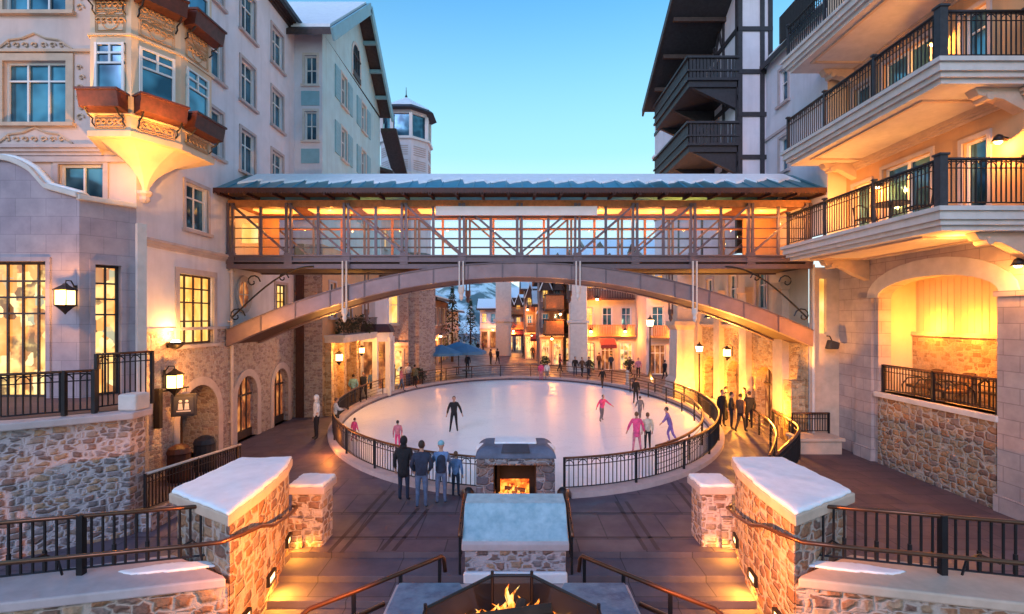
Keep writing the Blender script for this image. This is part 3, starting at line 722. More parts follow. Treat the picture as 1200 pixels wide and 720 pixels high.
def side_wall(sg, label, lab2, lab3):
    r = thing('parapet_wall', label, 'wall', (6.5*sg, 8, 0))
    m = MB(); P = [(4.62*sg, 8.32), (9.6*sg, 7.1), (9.6*sg, 7.75), (5.95*sg, 8.95), (4.75*sg, 8.9)]
    m.prism(P, -.6, .84); m.build('rubble', M['pier_rubble'], r)
    Q = [(4.6*sg, 8.24), (9.7*sg, 6.98), (9.7*sg, 7.85), (6.0*sg, 9.08), (4.7*sg, 8.34)]
    m = MB(); m.prism(Q, .841, 1.0); m.build('coping', M['stone_trim' if sg < 0 else 'stone_orange'], r, bevel=.03)
    m = MB(); m = snow_pile([(5.0*sg, 8.62), (5.5*sg, 8.46), (6.2*sg, 8.34), (6.5*sg, 8.44), (5.9*sg, 8.68), (5.2*sg, 8.78)], .998, .035, 8); m.build('snow_patch', M['snow'], r, smooth=True)
    a, b = Vector((5.2*sg, 8.85, 1.0)), Vector((9.4*sg, 7.75, 1.0))
    railing('railing', [a, a.lerp(b, .5), b], lab2, h=.95, style='knobs', step=.16, post=1.9, pr=.014, pw=.1, rr=.035, mid=False)
    # wall-mounted handrail carried on curved brackets
    q = thing('handrail', lab3, 'handrail', (5*sg, 8, 0))
    path = [Vector((4.9*sg, 11.45, .98)), Vector((4.75*sg, 11.3, 1.0)), Vector((4.6*sg, 10.55, 1.12)), Vector((4.48*sg, 9.6, 1.3)), Vector((4.42*sg, 9.0, 1.53)), Vector((4.44*sg, 8.45, 1.62)), Vector((4.6*sg, 8.1, 1.64)), Vector((5.1*sg, 7.95, 1.64)), Vector((9.5*sg, 6.85, 1.66))]
    m = MB(); m.tube(path, .036, 8); m.build('rail', M['handrail_bronze'], q, smooth=True)
    m = MB()
    for p, e in ((Vector((5.15*sg, 7.95, 1.62)), Vector((5.3*sg, 8.75, 1.3))), (Vector((7.1*sg, 7.45, 1.62)), Vector((7.25*sg, 8.25, 1.3)))):
        m.tube([e+Vector((0,0,-.25)), e.lerp(p, .12)+Vector((0,0,-.02)), e.lerp(p, .5)+Vector((0,0,.1)), p], .02, 5)
    for p in (path[2], path[4]): m.tube([p, p+Vector((.2*sg, 0, -.08))], .018, 5)
    each(m, 'bracket', M['iron'], q)
side_wall(-1, 'low rubble parapet wall with railing at bottom left', 'black iron railing standing on the left parapet wall', 'bronze handrail running along the left parapet and around the left pier')
side_wall(1, 'low rubble parapet wall with railing at bottom right', 'black iron railing standing on the right parapet wall', 'bronze handrail running along the right parapet and around the right pier')
# recessed step lights
def step_light(p, dirn, label, W=30, size=.34, grp='step lights in the pier walls'):
    d = Vector(dirn).normalized(); ang = math.degrees(math.atan2(d.y, d.x))+90
    r = thing('step_light', label, 'step light', p, ang, grp); F = WM[r.name]
    m = MB(F); a, b = size/2, .07
    for x0, x1, z0, z1 in ((-a-.03, a+.03, b, b+.03), (-a-.03, a+.03, -b-.03, -b), (-a-.03, -a, -b, b), (a, a+.03, -b, b)): m.box(x0, x1, -.05, .03, z0, z1)
    m.build('housing', M['iron'], r)
    m = MB(F); m.box(-a, a, -.025, .03, -b, b); m.build('diffuser', M['lamp_glass'], r)
    if W: lamp(F @ Vector((0, -.12, -.03)), W, (1, .55, .12), .05, r, 'SPOT', 150, F.to_3x3() @ Vector((0, -.55, -1)), blend=1)
    return r
for sg, n_ in ((-1, 'left'), (1, 'right')):
    step_light((4.60*sg, 8.78, .02), (-sg, 0.05, 0), 'glowing step light nearest the camera in the %s pier' % n_, 60)
    step_light((4.715*sg, 10.0, .12), (-sg, .13, 0), 'glowing step light at the middle steps of the %s pier' % n_, 60)
    step_light((4.93*sg, 11.25, .3), (-sg, .25, 0), 'glowing step light at the top step of the %s pier' % n_, 30)
    step_light((7.0*sg, 7.70, .5), (-.24*sg, -1, 0), 'step light set in the %s parapet wall' % n_, 8)
t = NT('snow_shaded'); n = t.noise(4, 6); t.col(t.ramp(n, [(.3, (.03,.09,.17)), (.7, (.14,.29,.40))])); t.b.inputs['Roughness'].default_value = .3; t.bump(n, .5, .03); M['snow_shaded'] = t.mat  # snow with blue dusk shade painted into its colour
mat_plain('slate_blue', (.10,.12,.18), .7, var=.3)
# ============================================================ FIRE PIT, BLOCK, FIREPLACE
def flames(m, c, w, h, n, seed):
    rnd = random.Random(seed)
    for i in range(n):
        x = c[0]+rnd.uniform(-w, w); y = c[1]+rnd.uniform(-w*.5, w*.5); hh = h*rnd.uniform(.45, 1)*(1-.5*abs(x-c[0])/w)
        rad = rnd.uniform(.045, .085); ph = rnd.uniform(0, 6); L = []
        for k in range(8):
            f = k/7; r_ = rad*(math.sin(math.pi*min(1, .22+f*.78))**.8)*(1-f*.55)+.002
            cx = x+.09*h*math.sin(ph+f*5)*f*2; cy = y+.05*h*math.cos(ph+f*4)
            L.append([(cx+r_*math.cos(t*math.pi/4), cy+r_*.6*math.sin(t*math.pi/4), c[2]+hh*f) for t in range(8)])
        m.loft(L)
def logs(root, c, n, L, seed, r=.07):
    rnd = random.Random(seed)
    for i in range(n):
        a = rnd.uniform(-.5, .5)+(i % 2)*1.2; z = c[2]+r+(i//2)*r*1.5; d = Vector((math.cos(a), math.sin(a)*.6, rnd.uniform(-.1, .25)))*L/2
        p = Vector((c[0]+rnd.uniform(-.12, .12), c[1]+rnd.uniform(-.1, .1), z))
        m = MB(); m.tube([p-d, p, p+d], r, 8); m.build('log', M['log'], root)
FP_ = thing('fire_pit', 'stone fire pit with burning logs behind a dark mesh guard at the bottom centre', 'fire pit', (0, 6.2, -.5))
m = MB(); m.prism([(-1.75,5),(1.75,5),(1.72,7.9),(1.0,7.95),(-1.0,7.95),(-1.72,7.9)], -.55, .92); m.build('rubble', M['chimney_rubble'], FP_)
m = MB(); m.prism([(-1.85,4.9),(1.85,4.9),(1.8,7.98),(.62,8.0),(.45,7.2),(-.45,7.2),(-.62,8.0),(-1.8,7.98)], .921, 1.04); m.build('coping', M['stone_trim'], FP_, bevel=.02)
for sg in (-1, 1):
    m = MB(); P = [(1.8*sg,4.95),(1.74*sg,7.9),(.8*sg,7.9),(.55*sg,7.2),(1.15*sg,6.4),(1.2*sg,5)]; m.prism(P, 1.041, 1.11); m.build('shaded_snow_slab', M['snow_shaded'], FP_, bevel=.02, seg=3)  # snow slabs beside the pit, coloured dark as if unlit
hexa = [(-.27,7),(.27,7),(1.05,6.2),(1.05,5.4),(.4,4.8),(-.4,4.8),(-1.05,5.4),(-1.05,6.2)]
m = MB(); m.prism(hexa, .93, 1.05); m.build('grate', M['soot'], FP_)
t = NT('mesh_screen'); tr = t.n('BsdfTransparent'); mx = t.n('MixShader'); mx.inputs[0].default_value = .9; t.col((.004,.004,.006)); t.l(tr.outputs[0], mx.inputs[1]); t.l(t.b.outputs[0], mx.inputs[2]); t.l(mx.outputs[0], t.o.inputs[0]); M['mesh_screen'] = t.mat
m = MB()
for a, b in zip(hexa, hexa[1:]+hexa[:1]): m.poly([(*a,1.05),(*b,1.05),(*b,1.66),(*a,1.66)])
m.build('mesh_guard', M['mesh_screen'], FP_)
m = MB(); m.tube([(*p, 1.67) for p in hexa+hexa[:1]], .022, 6); m.tube([(*p, 1.08) for p in hexa+hexa[:1]], .022, 6)
for p in hexa: m.tube([(*p, 1.04), (*p, 1.73)], .022, 6)
m.build('guard_frame', M['iron'], FP_)
logs(FP_, (0, 6.15, 1.05), 9, 1.0, 3, .075)
m = MB(); flames(m, (0, 6.35, 1.15), .74, .46, 80, 5); flames(m, (0, 6.55, 1.3), .2, .50, 10, 8); m.build('flame', M['flame'], FP_, smooth=True)
m = MB(); rnd = random.Random(2)
for i in range(60): m.ball((rnd.uniform(-.7,.7), 6.1+rnd.uniform(-.5,.5), 1.07), .03, .03, .02, 5, 4)
m.build('embers', M['flame'], FP_)
lamp((0, 6.2, 1.5), 14, (1, .42, .13), .3, FP_)
for sg in (-1, 1):
    q = (.95*sg, 6.6, 2.3); lamp(q, 1500, (1, .46, .18), .25, FP_, 'SPOT', 50, Vector((4.8*sg, 9.8, .8))-Vector(q), blend=1)  # added spots without fixture, throwing orange light onto the pier faces
# snowy stone block between pit and fireplace
BK = thing('stone_block', 'stone block with broad sloping snow top between the two fires', 'stone block', (0.08, 11, -.15))
m = MB(); m.slab([(-.98, 10.62, -.4), (-.98, 10.62, .42), (-.98, 11.2, .98), (-.98, 11.7, .98), (-.98, 11.7, -.4)], (2.1, 0, 0)); m.build('rubble', M['wall_rubble'], BK, bevel=.02)
m = MB(); m.slab([(-1.04, 10.54, .38), (-1.04, 10.54, .52), (-1.04, 11.2, 1.08), (-1.04, 11.78, 1.08), (-1.04, 11.78, .98), (-1.04, 11.22, .98), (-1.04, 10.66, .44)], (2.22, 0, 0)); m.build('coping', M['stone_trim'], BK, bevel=.02)
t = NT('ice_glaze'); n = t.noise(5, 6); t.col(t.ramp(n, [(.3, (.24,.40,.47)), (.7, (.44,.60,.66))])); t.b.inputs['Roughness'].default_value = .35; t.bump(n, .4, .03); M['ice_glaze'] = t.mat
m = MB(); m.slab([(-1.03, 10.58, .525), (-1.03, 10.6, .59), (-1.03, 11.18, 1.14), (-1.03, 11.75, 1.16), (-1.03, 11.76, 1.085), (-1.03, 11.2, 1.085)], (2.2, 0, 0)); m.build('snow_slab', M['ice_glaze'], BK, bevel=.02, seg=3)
m = MB(); m.box(-1.0, 1.14, 10.5, 10.61, -.3, -.05); m.build('snow_drift', M['snow'], BK, bevel=.04, seg=3)
for sg, sn in ((-1, 'left'), (1, 'right')):
    x = .08+sg*1.16
    r = thing('iron_rail', 'black iron rail frame close against the %s side of the snowy block' % sn, 'railing', (x, 11, 0))
    m = MB(); m.beam((x, 10.62, -.2), (x, 10.62, .75), .05, .05); m.beam((x, 11.6, -.1), (x, 11.6, 1.15), .05, .05)
    for k in range(6): m.beam((x, 10.75+k*.14, .1), (x, 10.75+k*.14, .9+.05*k), .02, .02)
    m.build('frame', M['iron'], r)
    m = MB(); m.tube([(x, 10.5, .7), (x, 10.62, .78), (x, 11.6, 1.18), (x+sg*.05, 11.9, 1.18), (x+sg*.12, 12.3, .9), (x+sg*.05, 12.4, .6)], .035, 6); m.build('handrail', M['handrail_bronze'], r, smooth=True)
# stair handrails
for sg, sn in ((-1, 'left'), (1, 'right')):
    r = thing('stair_handrail', 'bronze stair handrail on black posts beside the fire pit, %s of it' % sn, 'handrail', (1.3*sg, 10, 0))
    pts = [at(600+sg*-0+sg*82, 652, 9.6), at(600+sg*180, 692, 8.7) , at(600+sg*238, 714, 8.15), at(600+sg*262, 735, 7.6), at(600+sg*300, 790, 6.8)]
    m = MB(); m.tube([pts[0]+Vector((-.06*sg, .02, -.3)), pts[0]+Vector((-.03*sg, .03, -.06))]+pts, .04, 8); m.build('rail', M['handrail_bronze'], r, smooth=True)
    for p in (pts[0].lerp(pts[1], .03), pts[0].lerp(pts[1], .52), pts[1].lerp(pts[2], .1), pts[2].lerp(pts[3], .5)):
        m = MB(); m.beam((p.x, p.y, -.5), p, .06, .06); m.build('post', M['iron'], r)
    r = thing('stair_handrail', 'lower bronze rail at the bottom edge, %s of the fire pit' % sn, 'handrail', (1.9*sg, 7.5, 0))
    a, b = at(600+sg*150, 708, 7.7), at(600+sg*190, 726, 7.2)
    m = MB(); m.tube([a, b, b+(b-a)*2], .035, 8); m.build('rail', M['handrail_bronze'], r, smooth=True)
    m = MB(); c = a.lerp(b, 1.3); m.beam((c.x, c.y, -.5), c, .05, .05); m.build('post', M['iron'], r)
# fireplace at the rink edge
FR_ = thing('fireplace', 'outdoor stone fireplace with rounded snowy hood and lit fire at the rink edge', 'fireplace', (.1, 14.6, 0))
m = MB(); F0 = frame(-1.0, 14.3, 0)
fpw = wall(FR_, F0, 0, 2.2, -.02, 1.1, [(1.08, .02, 1.2, 1.08, .0, .7)], M['chimney_rubble'], .7, 'front')
m = MB(); m.box(-1.0, -.995, 14.3, 15.2, -.02, 1.1); m.box(1.195, 1.2, 14.3, 15.2, -.02, 1.1); m.box(-1.0, 1.2, 15.2, 15.21, -.02, 1.1); m.build('side', M['chimney_rubble'], FR_)
m = MB(); m.box(-.54, .70, 14.97, 15.0, 0, 1.12); m.box(-.515, -.505, 14.34, 14.97, .021, 1.1); m.box(.665, .675, 14.34, 14.97, .021, 1.1); m.box(-.5, .66, 14.34, 14.97, 1.07, 1.09); m.build('firebox', M['soot'], FR_)
m = MB(); m.box(-.98, 1.18, 14.12, 15.25, 1.1, 1.3); m.build('hood', M['chimney_rubble'], FR_, bevel=.06)
m = MB(); L = []
for k in range(7):
    a = k/6*math.pi/2; s_ = math.cos(a)*.30+.70; z = 1.3+.30*math.sin(a)
    L.append([(.1-1.14*s_*.98, 14.1+(1-s_)*1.0, z), (.1+1.14*s_*.98, 14.1+(1-s_)*1.0, z), (.1+1.14*s_*.98, 15.28, z), (.1-1.14*s_*.98, 15.28, z)])
m.loft(L); m.build('cap', M['slate_blue'], FR_, bevel=.05)
m = MB(); m.ball((-.72, 14.75, 1.42), .34, .4, .16, 12, 8); m.ball((.92, 14.75, 1.42), .34, .4, .16, 12, 8); m.box(-.5, .7, 14.5, 15.2, 1.6, 1.66); m.build('snow_cap', M['snow'], FR_, smooth=False, bevel=.03)
m = MB(); m.slab([(-.3, 14.1, 1.45), (.5, 14.1, 1.45), (.45, 14.36, 1.62), (-.25, 14.36, 1.62)], (0, 0, .03)); m.build('slate_plate', M['slate'], FR_)
logs(FR_, (.08, 14.62, .03), 5, .6, 9, .06)
m = MB(); flames(m, (.08, 14.62, .06), .40, .42, 24, 11); m.build('flame', M['flame'], FR_, smooth=True)
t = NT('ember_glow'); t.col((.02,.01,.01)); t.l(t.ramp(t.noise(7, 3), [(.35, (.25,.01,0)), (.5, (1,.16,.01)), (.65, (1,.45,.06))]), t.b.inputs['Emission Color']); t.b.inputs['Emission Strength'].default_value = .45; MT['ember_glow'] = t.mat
m = MB(); m.box(-.34, .5, 14.95, 14.965, .02, .48); m.build('fire_glow_plate', M['ember_glow'], FR_)  # emissive plate painting the fire's glow onto the firebox back
lamp((.08, 14.25, .4), 9, (1, .42, .12), .15, FR_)
for sg, x in ((-1, -1.22), (1, 1.42)):
    m = MB(); m.lathe([(.02,0),(.14,0),(.17,.15),(.15,.33),(.08,.42),(.03,.44)], (x, 14.35, 0), 12)
    solo(m, 'fire_bucket', M['iron'], 'dark rounded bin on the ground %s of the rink fireplace' % ('left' if sg < 0 else 'right'), 'bin', (x, 14.35, 0), smooth=True)
# ============================================================ RINK FENCE
def ring_path(t0, t1, s, z=0, n=60): return [(*ell(R(t0+(t1-t0)*i/n), s), z) for i in range(n+1)]
railing('rink_fence', ring_path(-84.5, 10, -.1, .16), 'looped iron rink fence curving right from the fireplace along the plaza', 'fence', h=.95, step=.14, post=2.4, pw=.07)
railing('rink_fence', ring_path(264, 172, -.1, .16), 'looped iron rink fence curving left from the fireplace along the plaza', 'fence', h=.95, step=.14, post=2.4, pw=.07)
railing('rink_fence', ring_path(10, 172, -.1, .16, 90), 'rink fence with horizontal rails round the far end of the ice', 'fence', h=.95, style='x', bars=False, post=2.6, pw=.06)
# second handrail on the skaters' side at the right and the outer curved ramp rail
railing('rink_handrail', ring_path(-62, 30, -.75, -.1, 50), 'inner curved bronze handrail on the right side of the ice', 'handrail', h=1.0, bars=False, post=2.6, rr=.05)
def bow(P, n=30):
    out = []; P = [Vector(p) for p in P]; P = [P[0]]+P+[P[-1]]
    for i in range(1, len(P)-2):
        for k in range(n//3):
            t = k/(n//3); a, b, c, d = P[i-1:i+3]
            out.append(.5*((2*b)+(c-a)*t+(2*a-5*b+4*c-d)*t*t+(3*b-a-3*c+d)*t**3))
    return out+[P[-2]]
def outline(pp, z): return [(*gp(x, y, z), z) for x, y in pp]
_unused = [(9.0, 40.5, 0), (10.4, 32, 0), (10.6, 25.5, 0), (9.4, 20.4, 0), (7.2, 17.7, 0), (4.9, 16.2, 0)]
o2 = [(11.5, 22.6, 0), (11.0, 19.9, 0), (10.1, 18.1, 0), (7.9, 15.3, 0)]
railing('ramp_fence', [tuple(p) for p in bow(o2)], 'second curved bronze rail nearer the yellow stone wall', 'fence', h=1.1, step=.16, post=2.0, style='x', rr=.055)
railing('ramp_fence', [tuple(p) for p in bow([(11.3, 24.6, 0), (10.6, 21.2, 0), (9.6, 18.6, 0), (7.9, 15.7, 0)])], 'inner of the two curved bronze rails by the yellow wall', 'fence', h=.95, bars=False, post=2.0, rr=.045)

# ============================================================ FOOTBRIDGE
BR = thing('footbridge', 'covered glazed footbridge with steel trusses and snowy metal roof spanning above the rink', 'footbridge', (0.2, 20.4, 7.3))
XL, XR, YF, YB = -11.28, 11.88, 20.4, 23.0
m = MB(); m.slab([(XL-.5, YF-1.0, 10.02), (XR+.6, YF-1.0, 10.02), (XR+.3, (YF+YB)/2, 11.15), (XL-.2, (YF+YB)/2, 11.15)], (0, 0, .07))
m.slab([(XL-.5, YB+1.0, 10.02), (XR+.6, YB+1.0, 10.02), (XR+.3, (YF+YB)/2, 11.15), (XL-.2, (YF+YB)/2, 11.15)], (0, 0, .07)); m.build('roof', M['roof_metal'], BR)
def snow_sheet(f0, f1, seed):              # ragged lying snow that leaves the eave bare in teeth
    rnd = random.Random(seed); m = MB(); n = 150; rows = []
    for i in range(n+1):
        x = XL+.5+(XR-XL-.9)*i/n; tooth = ((i % 6)/6)
        lo = f0 + .30*tooth + rnd.uniform(-.02, .02) + (.1 if 50 < i < 60 or i > 135 else 0)
        row = []
        for g in (lo, lo+.03, (lo+f1)/2, f1):
            y = YF-1.0+((YF+YB)/2-YF+1.0)*g; z = 10.09+1.13*g
            row.append((x, y, z + (.004 if g == lo else .07)))
        rows.append(row)
    m.loft(rows, cap=False, close=False); return m
snow_sheet(.30, .98, 3).build('snow', M['snow'], BR)
m = MB()
for i in range(38):
    x = XL-.2+i*.625; m.tube([(x, YF-1.0, 10.1), (x, (YF+YB)/2, 11.23)], .025, 4)
m.build('standing_seams', M['roof_metal'], BR)
m = MB(); m.box(XL-.5, XR+.5, YF-.98, YF-.1, 9.96, 10.0); m.build('eave_soffit', M['wood_dark'], BR)
m = MB(); m.box(XL-.5, XR+.6, YF-1.06, YF-1.0, 9.94, 10.1)
for i in range(230): x = XL-.45+i*.104; m.poly([(x, YF-1.065, 9.94), (x+.1, YF-1.065, 9.94), (x+.05, YF-1.065, 9.86)])
m.build('eave_fringe', M['wood_red'], BR)
m = MB()
for i in range(24):
    x = XL+.15+i*1.0; m.beam((x, YF-1.0, 9.92), (x, YF+.1, 9.98), .1, .16)
each(m, 'rafter_end', M['wood_red'], BR)
m = MB(); m.box(XL, XR, YF-.08, YF+.12, 9.58, 9.85); m.box(XL, XR, YB-.12, YB+.08, 9.58, 9.85); each(m, 'wall_plate', M['wood_orange'], BR)
m = MB(); m.box(XL, XR, YF+.12, YB-.12, 9.72, 9.8); m.build('ceiling', M['wood_orange'], BR)
m = MB(); m.box(XL, XR, YF-.05, YB+.05, 7.18, 7.42); m.build('deck', M['wood_red'], BR)
for y, nm in ((YF-.16, 'truss_beam'), (YB+.06, 'truss_beam')):
    m = MB(); m.box(XL, XR, y, y+.1, 7.42, 7.62); m.box(XL, XR, y-.08, y+.18, 7.38, 7.44); m.box(XL, XR, y-.08, y+.18, 7.60, 7.66)
    m.box(XL, XR, y-.02, y+.12, 7.12, 7.3)
    m.build(nm, M['steel_paint'], BR)
posts = [XL+.15+(XR-XL-.3)*i/10 for i in range(11)]
for y, front in ((YF-.12, 1), (YB+.1, 0)):
    for i, x in enumerate(posts):
        m = MB(); m.box(x-.13, x-.04, y-.07, y+.07, 7.66, 9.72); m.box(x+.04, x+.13, y-.05, y+.07, 7.66, 9.72); m.box(x-.16, x+.16, y-.09, y+.07, 7.30, 7.75)
        m.build('post', M['steel_paint'], BR)
    for i in range(10):
        a, b = posts[i], posts[i+1]; p, q = ((a, 9.68), (b, 7.7)) if i < 5 else ((b, 9.68), (a, 7.7))
        m = MB()
        for dy in (-.035, .035): m.beam((p[0], y+dy-.02, p[1]), (q[0], y+dy-.02, q[1]), .03, .075)
        m.build('brace', M['steel_paint'], BR)
    mull = [XL+.15+(XR-XL-.3)*(i+.5)/10 for i in range(10)]
    m = MB()
    for x in mull: m.box(x-.05, x+.05, y+.04, y+.12, 7.62, 9.6)
    yg = y+.1
    for z in (9.18,): m.box(XL, XR, yg-.03, yg+.03, z-.04, z+.04)
    each(m, 'mullion', M['wood_orange'] if not front else M['steel_paint'], BR)
    m = MB()
    for z in (8.0, 8.35, 8.75): m.tube([(XL, y+.17, z), (XR, y+.17, z)], .02, 5)
    m.build('guard_rail', M['steel_paint'], BR)
    m = MB(); m.poly([(XL, yg+.035, 7.62), (XR, yg+.035, 7.62), (XR, yg+.035, 9.6), (XL, yg+.035, 9.6)]); m.build('glass', M['clear_glass'], BR)
for i in range(10):
    x0, x1 = posts[i]+.35, posts[i+1]-.3; 
    m = MB(); m.box(x0, x1, 21.3, 22.1, 9.66, 9.715); m.build('ceiling_light', M['ceiling_glow'], BR)
for i in (0, 1, 2, 3, 4, 5, 6, 7, 8, 9): lamp(((posts[i]+posts[i+1])/2, 21.7, 9.4), 32, (1, .5, .18), .3, BR)
m = MB(); m.box(-3.0, 3.35, YF-.3, YF-.26, 9.2, 9.56); m.build('white_panel', M['white_wood'], BR)
# end closures beside the walls
m = MB(); m.box(XL, XL+.9, YB-.2, YB-.14, 7.4, 9.6); m.box(XR-1.6, XR, YB-.2, YB-.14, 7.4, 9.6); m.build('end_panel', M['plaster_ochre'], BR)
m = MB(); m.box(XL+.35, XL+1.0, YF+.3, YF+.34, 8.2, 9.0); m.build('lit_sign_box', M['pane_amber'], BR)
# twin arch ribs below
def archz(x):                                # centreline of the arch
    u = (x-.3)/11.6; return 7.35 - 2.7*abs(u)**2.0
def rib(y0, y1, dz, nm, hh=.55):
    n = 24; m = MB(); L = []
    for i in range(n+1):
        x = -11.25+23.1*i/n; z = archz(x)+dz; h = hh*(1+.15*abs((x-.3)/11.6)); sl = 5.4*(x-.3)/11.6**2; nx = sl/math.hypot(1, sl); nz = 1/math.hypot(1, sl)
        L.append([(x, y0, z), (x, y1, z), (x-nx*h*0, y1, z-h), (x-nx*h*0, y0, z-h)])
    m.loft(L); m2 = MB()
    for i in range(1, 17):
        x = -11.25+23.1*i/17; z = archz(x)+dz; h = hh*(1+.15*abs((x-.3)/11.6)); m2.box(x-.025, x+.025, y0-.03, y0, z-h-.02, z+.02)
    L = [[(a[0], y0-.05, a[2]-.02), (a[0], y1+.03, a[2]-.02), (a[0], y1+.03, a[2]+.03), (a[0], y0-.05, a[2]+.03)] for a in [(p[0][0], 0, p[0][2]) for p in L]]
    m2.loft(L)
    o = m.build(nm, M['arch_steel'], BR); q = m2.build('flange', M['steel_paint'], None); q.parent = o; q.data.transform(WM[BR.name].inverted()); return o
rib(20.15, 20.5, 0, 'arch_rib'); rib(22.7, 23.05, 0, 'arch_rib')
m = MB(); L = []
for i in range(25):
    x = -11.25+23.1*i/24; z = archz(x)-.55; L.append([(x, 20.5, z), (x, 22.7, z), (x, 22.7, z+.05), (x, 20.5, z+.05)])
m.loft(L); m.build('arch_soffit', M['wood_red'], BR)
for x in (posts[2], posts[4], posts[6], posts[8]):
    for y in (20.05, 23.1):
        zb = archz(x)-1.15; m = MB(); m.box(x-.1, x-.05, y-.04, y+.04, zb+.3, 7.4); m.box(x+.05, x+.1, y-.04, y+.04, zb+.3, 7.4); m.lathe([(.03,-.25),(.09,-.12),(.07,.0),(.12,.1),(.12,.3)], (x, y, zb), 8)
        m.build('hanger', M['stone_pale' if y < 21 else 'steel_paint'], BR)
# scrolled iron brackets at both ends
for sg, x0 in ((1, XL+.05), (-1, XR-.05)):
    m = MB(); 
    m.tube([(x0+sg*(.2+3.2*u), 20.2, 5.2+2.0*math.sin(u*math.pi/2)) for u in [i/12 for i in range(13)]], .035, 5)
    for cx, cz, r_ in ((.35, 5.25, .35), (1.0, 6.6, .3), (2.2, 6.75, .22)):
        m.tube([(x0+sg*(cx+r_*(1-.08*i)*math.cos(.62*i)), 20.2, cz+r_*(1-.08*i)*math.sin(.62*i)) for i in range(12)], .028, 5)
    m.build('scroll_bracket', M['iron'], BR)
lamp((-3.3, 21.6, 6.95), 30, (1,.6,.25), .1, BR); lamp((4.0, 21.6, 6.95), 30, (1,.6,.25), .1, BR)
for x in (-3.3, 3.6):
    m = MB(); m.lathe([(.05,7.0),(.12,7.02),(.12,7.12),(.06,7.17)], (x, 21.5, 0), 10); m.build('downlight', M['lamp_hot'], BR)
for sg in (-1, 1):                           # uplights washing the arch from its springings
    spotat((sg*9.3+.3, 18.9, 3.6), (sg*8.3+.3, 20.2, 5.4), 90, 95, (1,.62,.36))

# ============================================================ RIGHT HOTEL with balconies
RH = thing('hotel_building', 'stone and plaster hotel on the right with deep curving balconies and lit alcove', 'hotel', (13.1, 20.5, 0))
FRW = frame(13.1, 20.5, 0, -90)               # x = 20.5 - Y, out = -X
wall(RH, FRW, 0, 10, -.05, 7.4, [(4.48, 2.55, 4.56, 3.95, .6, .45)], M['limestone'], th=.45)
arch_ring(RH, FRW, 4.48, 4.56, 2.55, 5.9, .6, .55, M['stone_pale'], jamb=False, proud=.05)
m = MB(FRW); m.box(2.25, 6.71, -.06, .5, -.05, 2.38); m.build('rubble_apron', M['pier_rubble'], RH)
m = MB(FRW); m.box(2.15, 6.81, -.16, .55, 2.381, 2.55); m.build('apron_coping', M['stone_pale'], RH, bevel=.02)
m = MB(FRW)
for a in (1.55, 7.2): m.box(a-.42, a+.42, -.10, 0, -.05, 5.75); m.box(a-.48, a+.48, -.16, 0, 5.751, 5.9); m.box(a-.48, a+.48, -.16, 0, -.05, .45)
each(m, 'pilaster', M['limestone'], RH)
# alcove behind the arch
m = MB(FRW); m.poly([(2,1.5,2.5),(7,1.5,2.5),(7,1.5,7),(2,1.5,7)]); m.poly([(2,.45,2.5),(2,1.5,2.5),(2,1.5,7),(2,.45,7)]); m.poly([(7,.45,2.5),(7,1.5,2.5),(7,1.5,7),(7,.45,7)]); m.poly([(2,.45,6.6),(7,.45,6.6),(7,1.5,6.6),(2,1.5,6.6)]); m.build('alcove_wall', M['plaster_cream'], RH)
m = MB(FRW); m.box(2.02, 6.98, 1.36, 1.49, 2.5, 4.55); m.build('alcove_stone', M['gold_rubble'], RH); m = MB(FRW); m.box(2.02, 6.98, 1.3, 1.49, 4.551, 4.68); m.build('alcove_ledge', M['stone_orange'], RH)
m = MB(FRW); m.box(2.0, 7.0, .46, 1.5, 2.3, 2.5); m.build('alcove_floor', M['terrace_floor'], RH)
m = MB(FRW)
for i in range(20): m.box(2.1+i*.25-.008, 2.1+i*.25+.008, 1.482, 1.495, 4.7, 6.5)
m.build('board_joints', M['stone_orange'], RH)
for x in (3.0, 4.5, 6.0): lamp(FRW @ Vector((x, 1.0, 4.85)), 50, (1, .52, .1), .15, RH)
lamp(FRW @ Vector((4.5, .7, 3.3)), 16, (1, .45, .1), .3, RH)
railing('alcove_railing', [FRW @ Vector((2.3, .1, 2.55)), FRW @ Vector((6.7, .1, 2.55))], 'black railing with arched hoops across the lit alcove at right', h=.95, step=.13, post=2.15, style='x', pw=.08)
# balconies: fascia path in plan
UW = 12.62
def balcony(z, label_i, top=True):
    T = .55; plan = [(10.2, 19.3), (10.2, 12.2), (12.9, 12.2), (13.1, 12.2), (13.1, 19.3)]
    def off(k): return [(10.2-k, 19.3+k), (10.2-k, 12.2-k), (13.15, 12.2-k), (13.15, 19.3+k)]
    m = MB(); m.prism(off(-.18), z, z+.12); m.prism(off(-.08), z+.121, z+.24); m.prism(off(0), z+.241, z+.44); m.prism(off(.07), z+.441, z+T)
    b = m.build('balcony', M['stone_pale'], RH)
    m = MB()
    for (x0, x1, y0, y1) in ((10.75, 12.45, 13.4, 18.2),): 
        m.box(x0-.1, x1+.1, y0-.1, y0, z-.05, z-.001); m.box(x0-.1, x1+.1, y1, y1+.1, z-.05, z-.001); m.box(x0-.1, x0, y0, y1, z-.05, z-.001); m.box(x1, x1+.1, y0, y1, z-.05, z-.001)
    q = m.build('soffit_moulding', M['stone_orange'], RH); q.parent = b
    for y in (18.9, 12.75):
        m = MB(); m.slab([(11.4, y-.15, z-.002), (13.1, y-.15, z-.002), (13.1, y-.15, z-.75), (12.6, y-.15, z-.55), (12.1, y-.15, z-.28), (11.5, y-.15, z-.18)], (0, .3, 0)); m.tube([(11.75, y-.2, z-.22), (11.75, y+.2, z-.22)], .1, 8); q = m.build('corbel', M['stone_orange'], RH, bevel=.01); q.parent = b
    return b
for z in (7.3, 10.85, 14.3): balcony(z, 0)
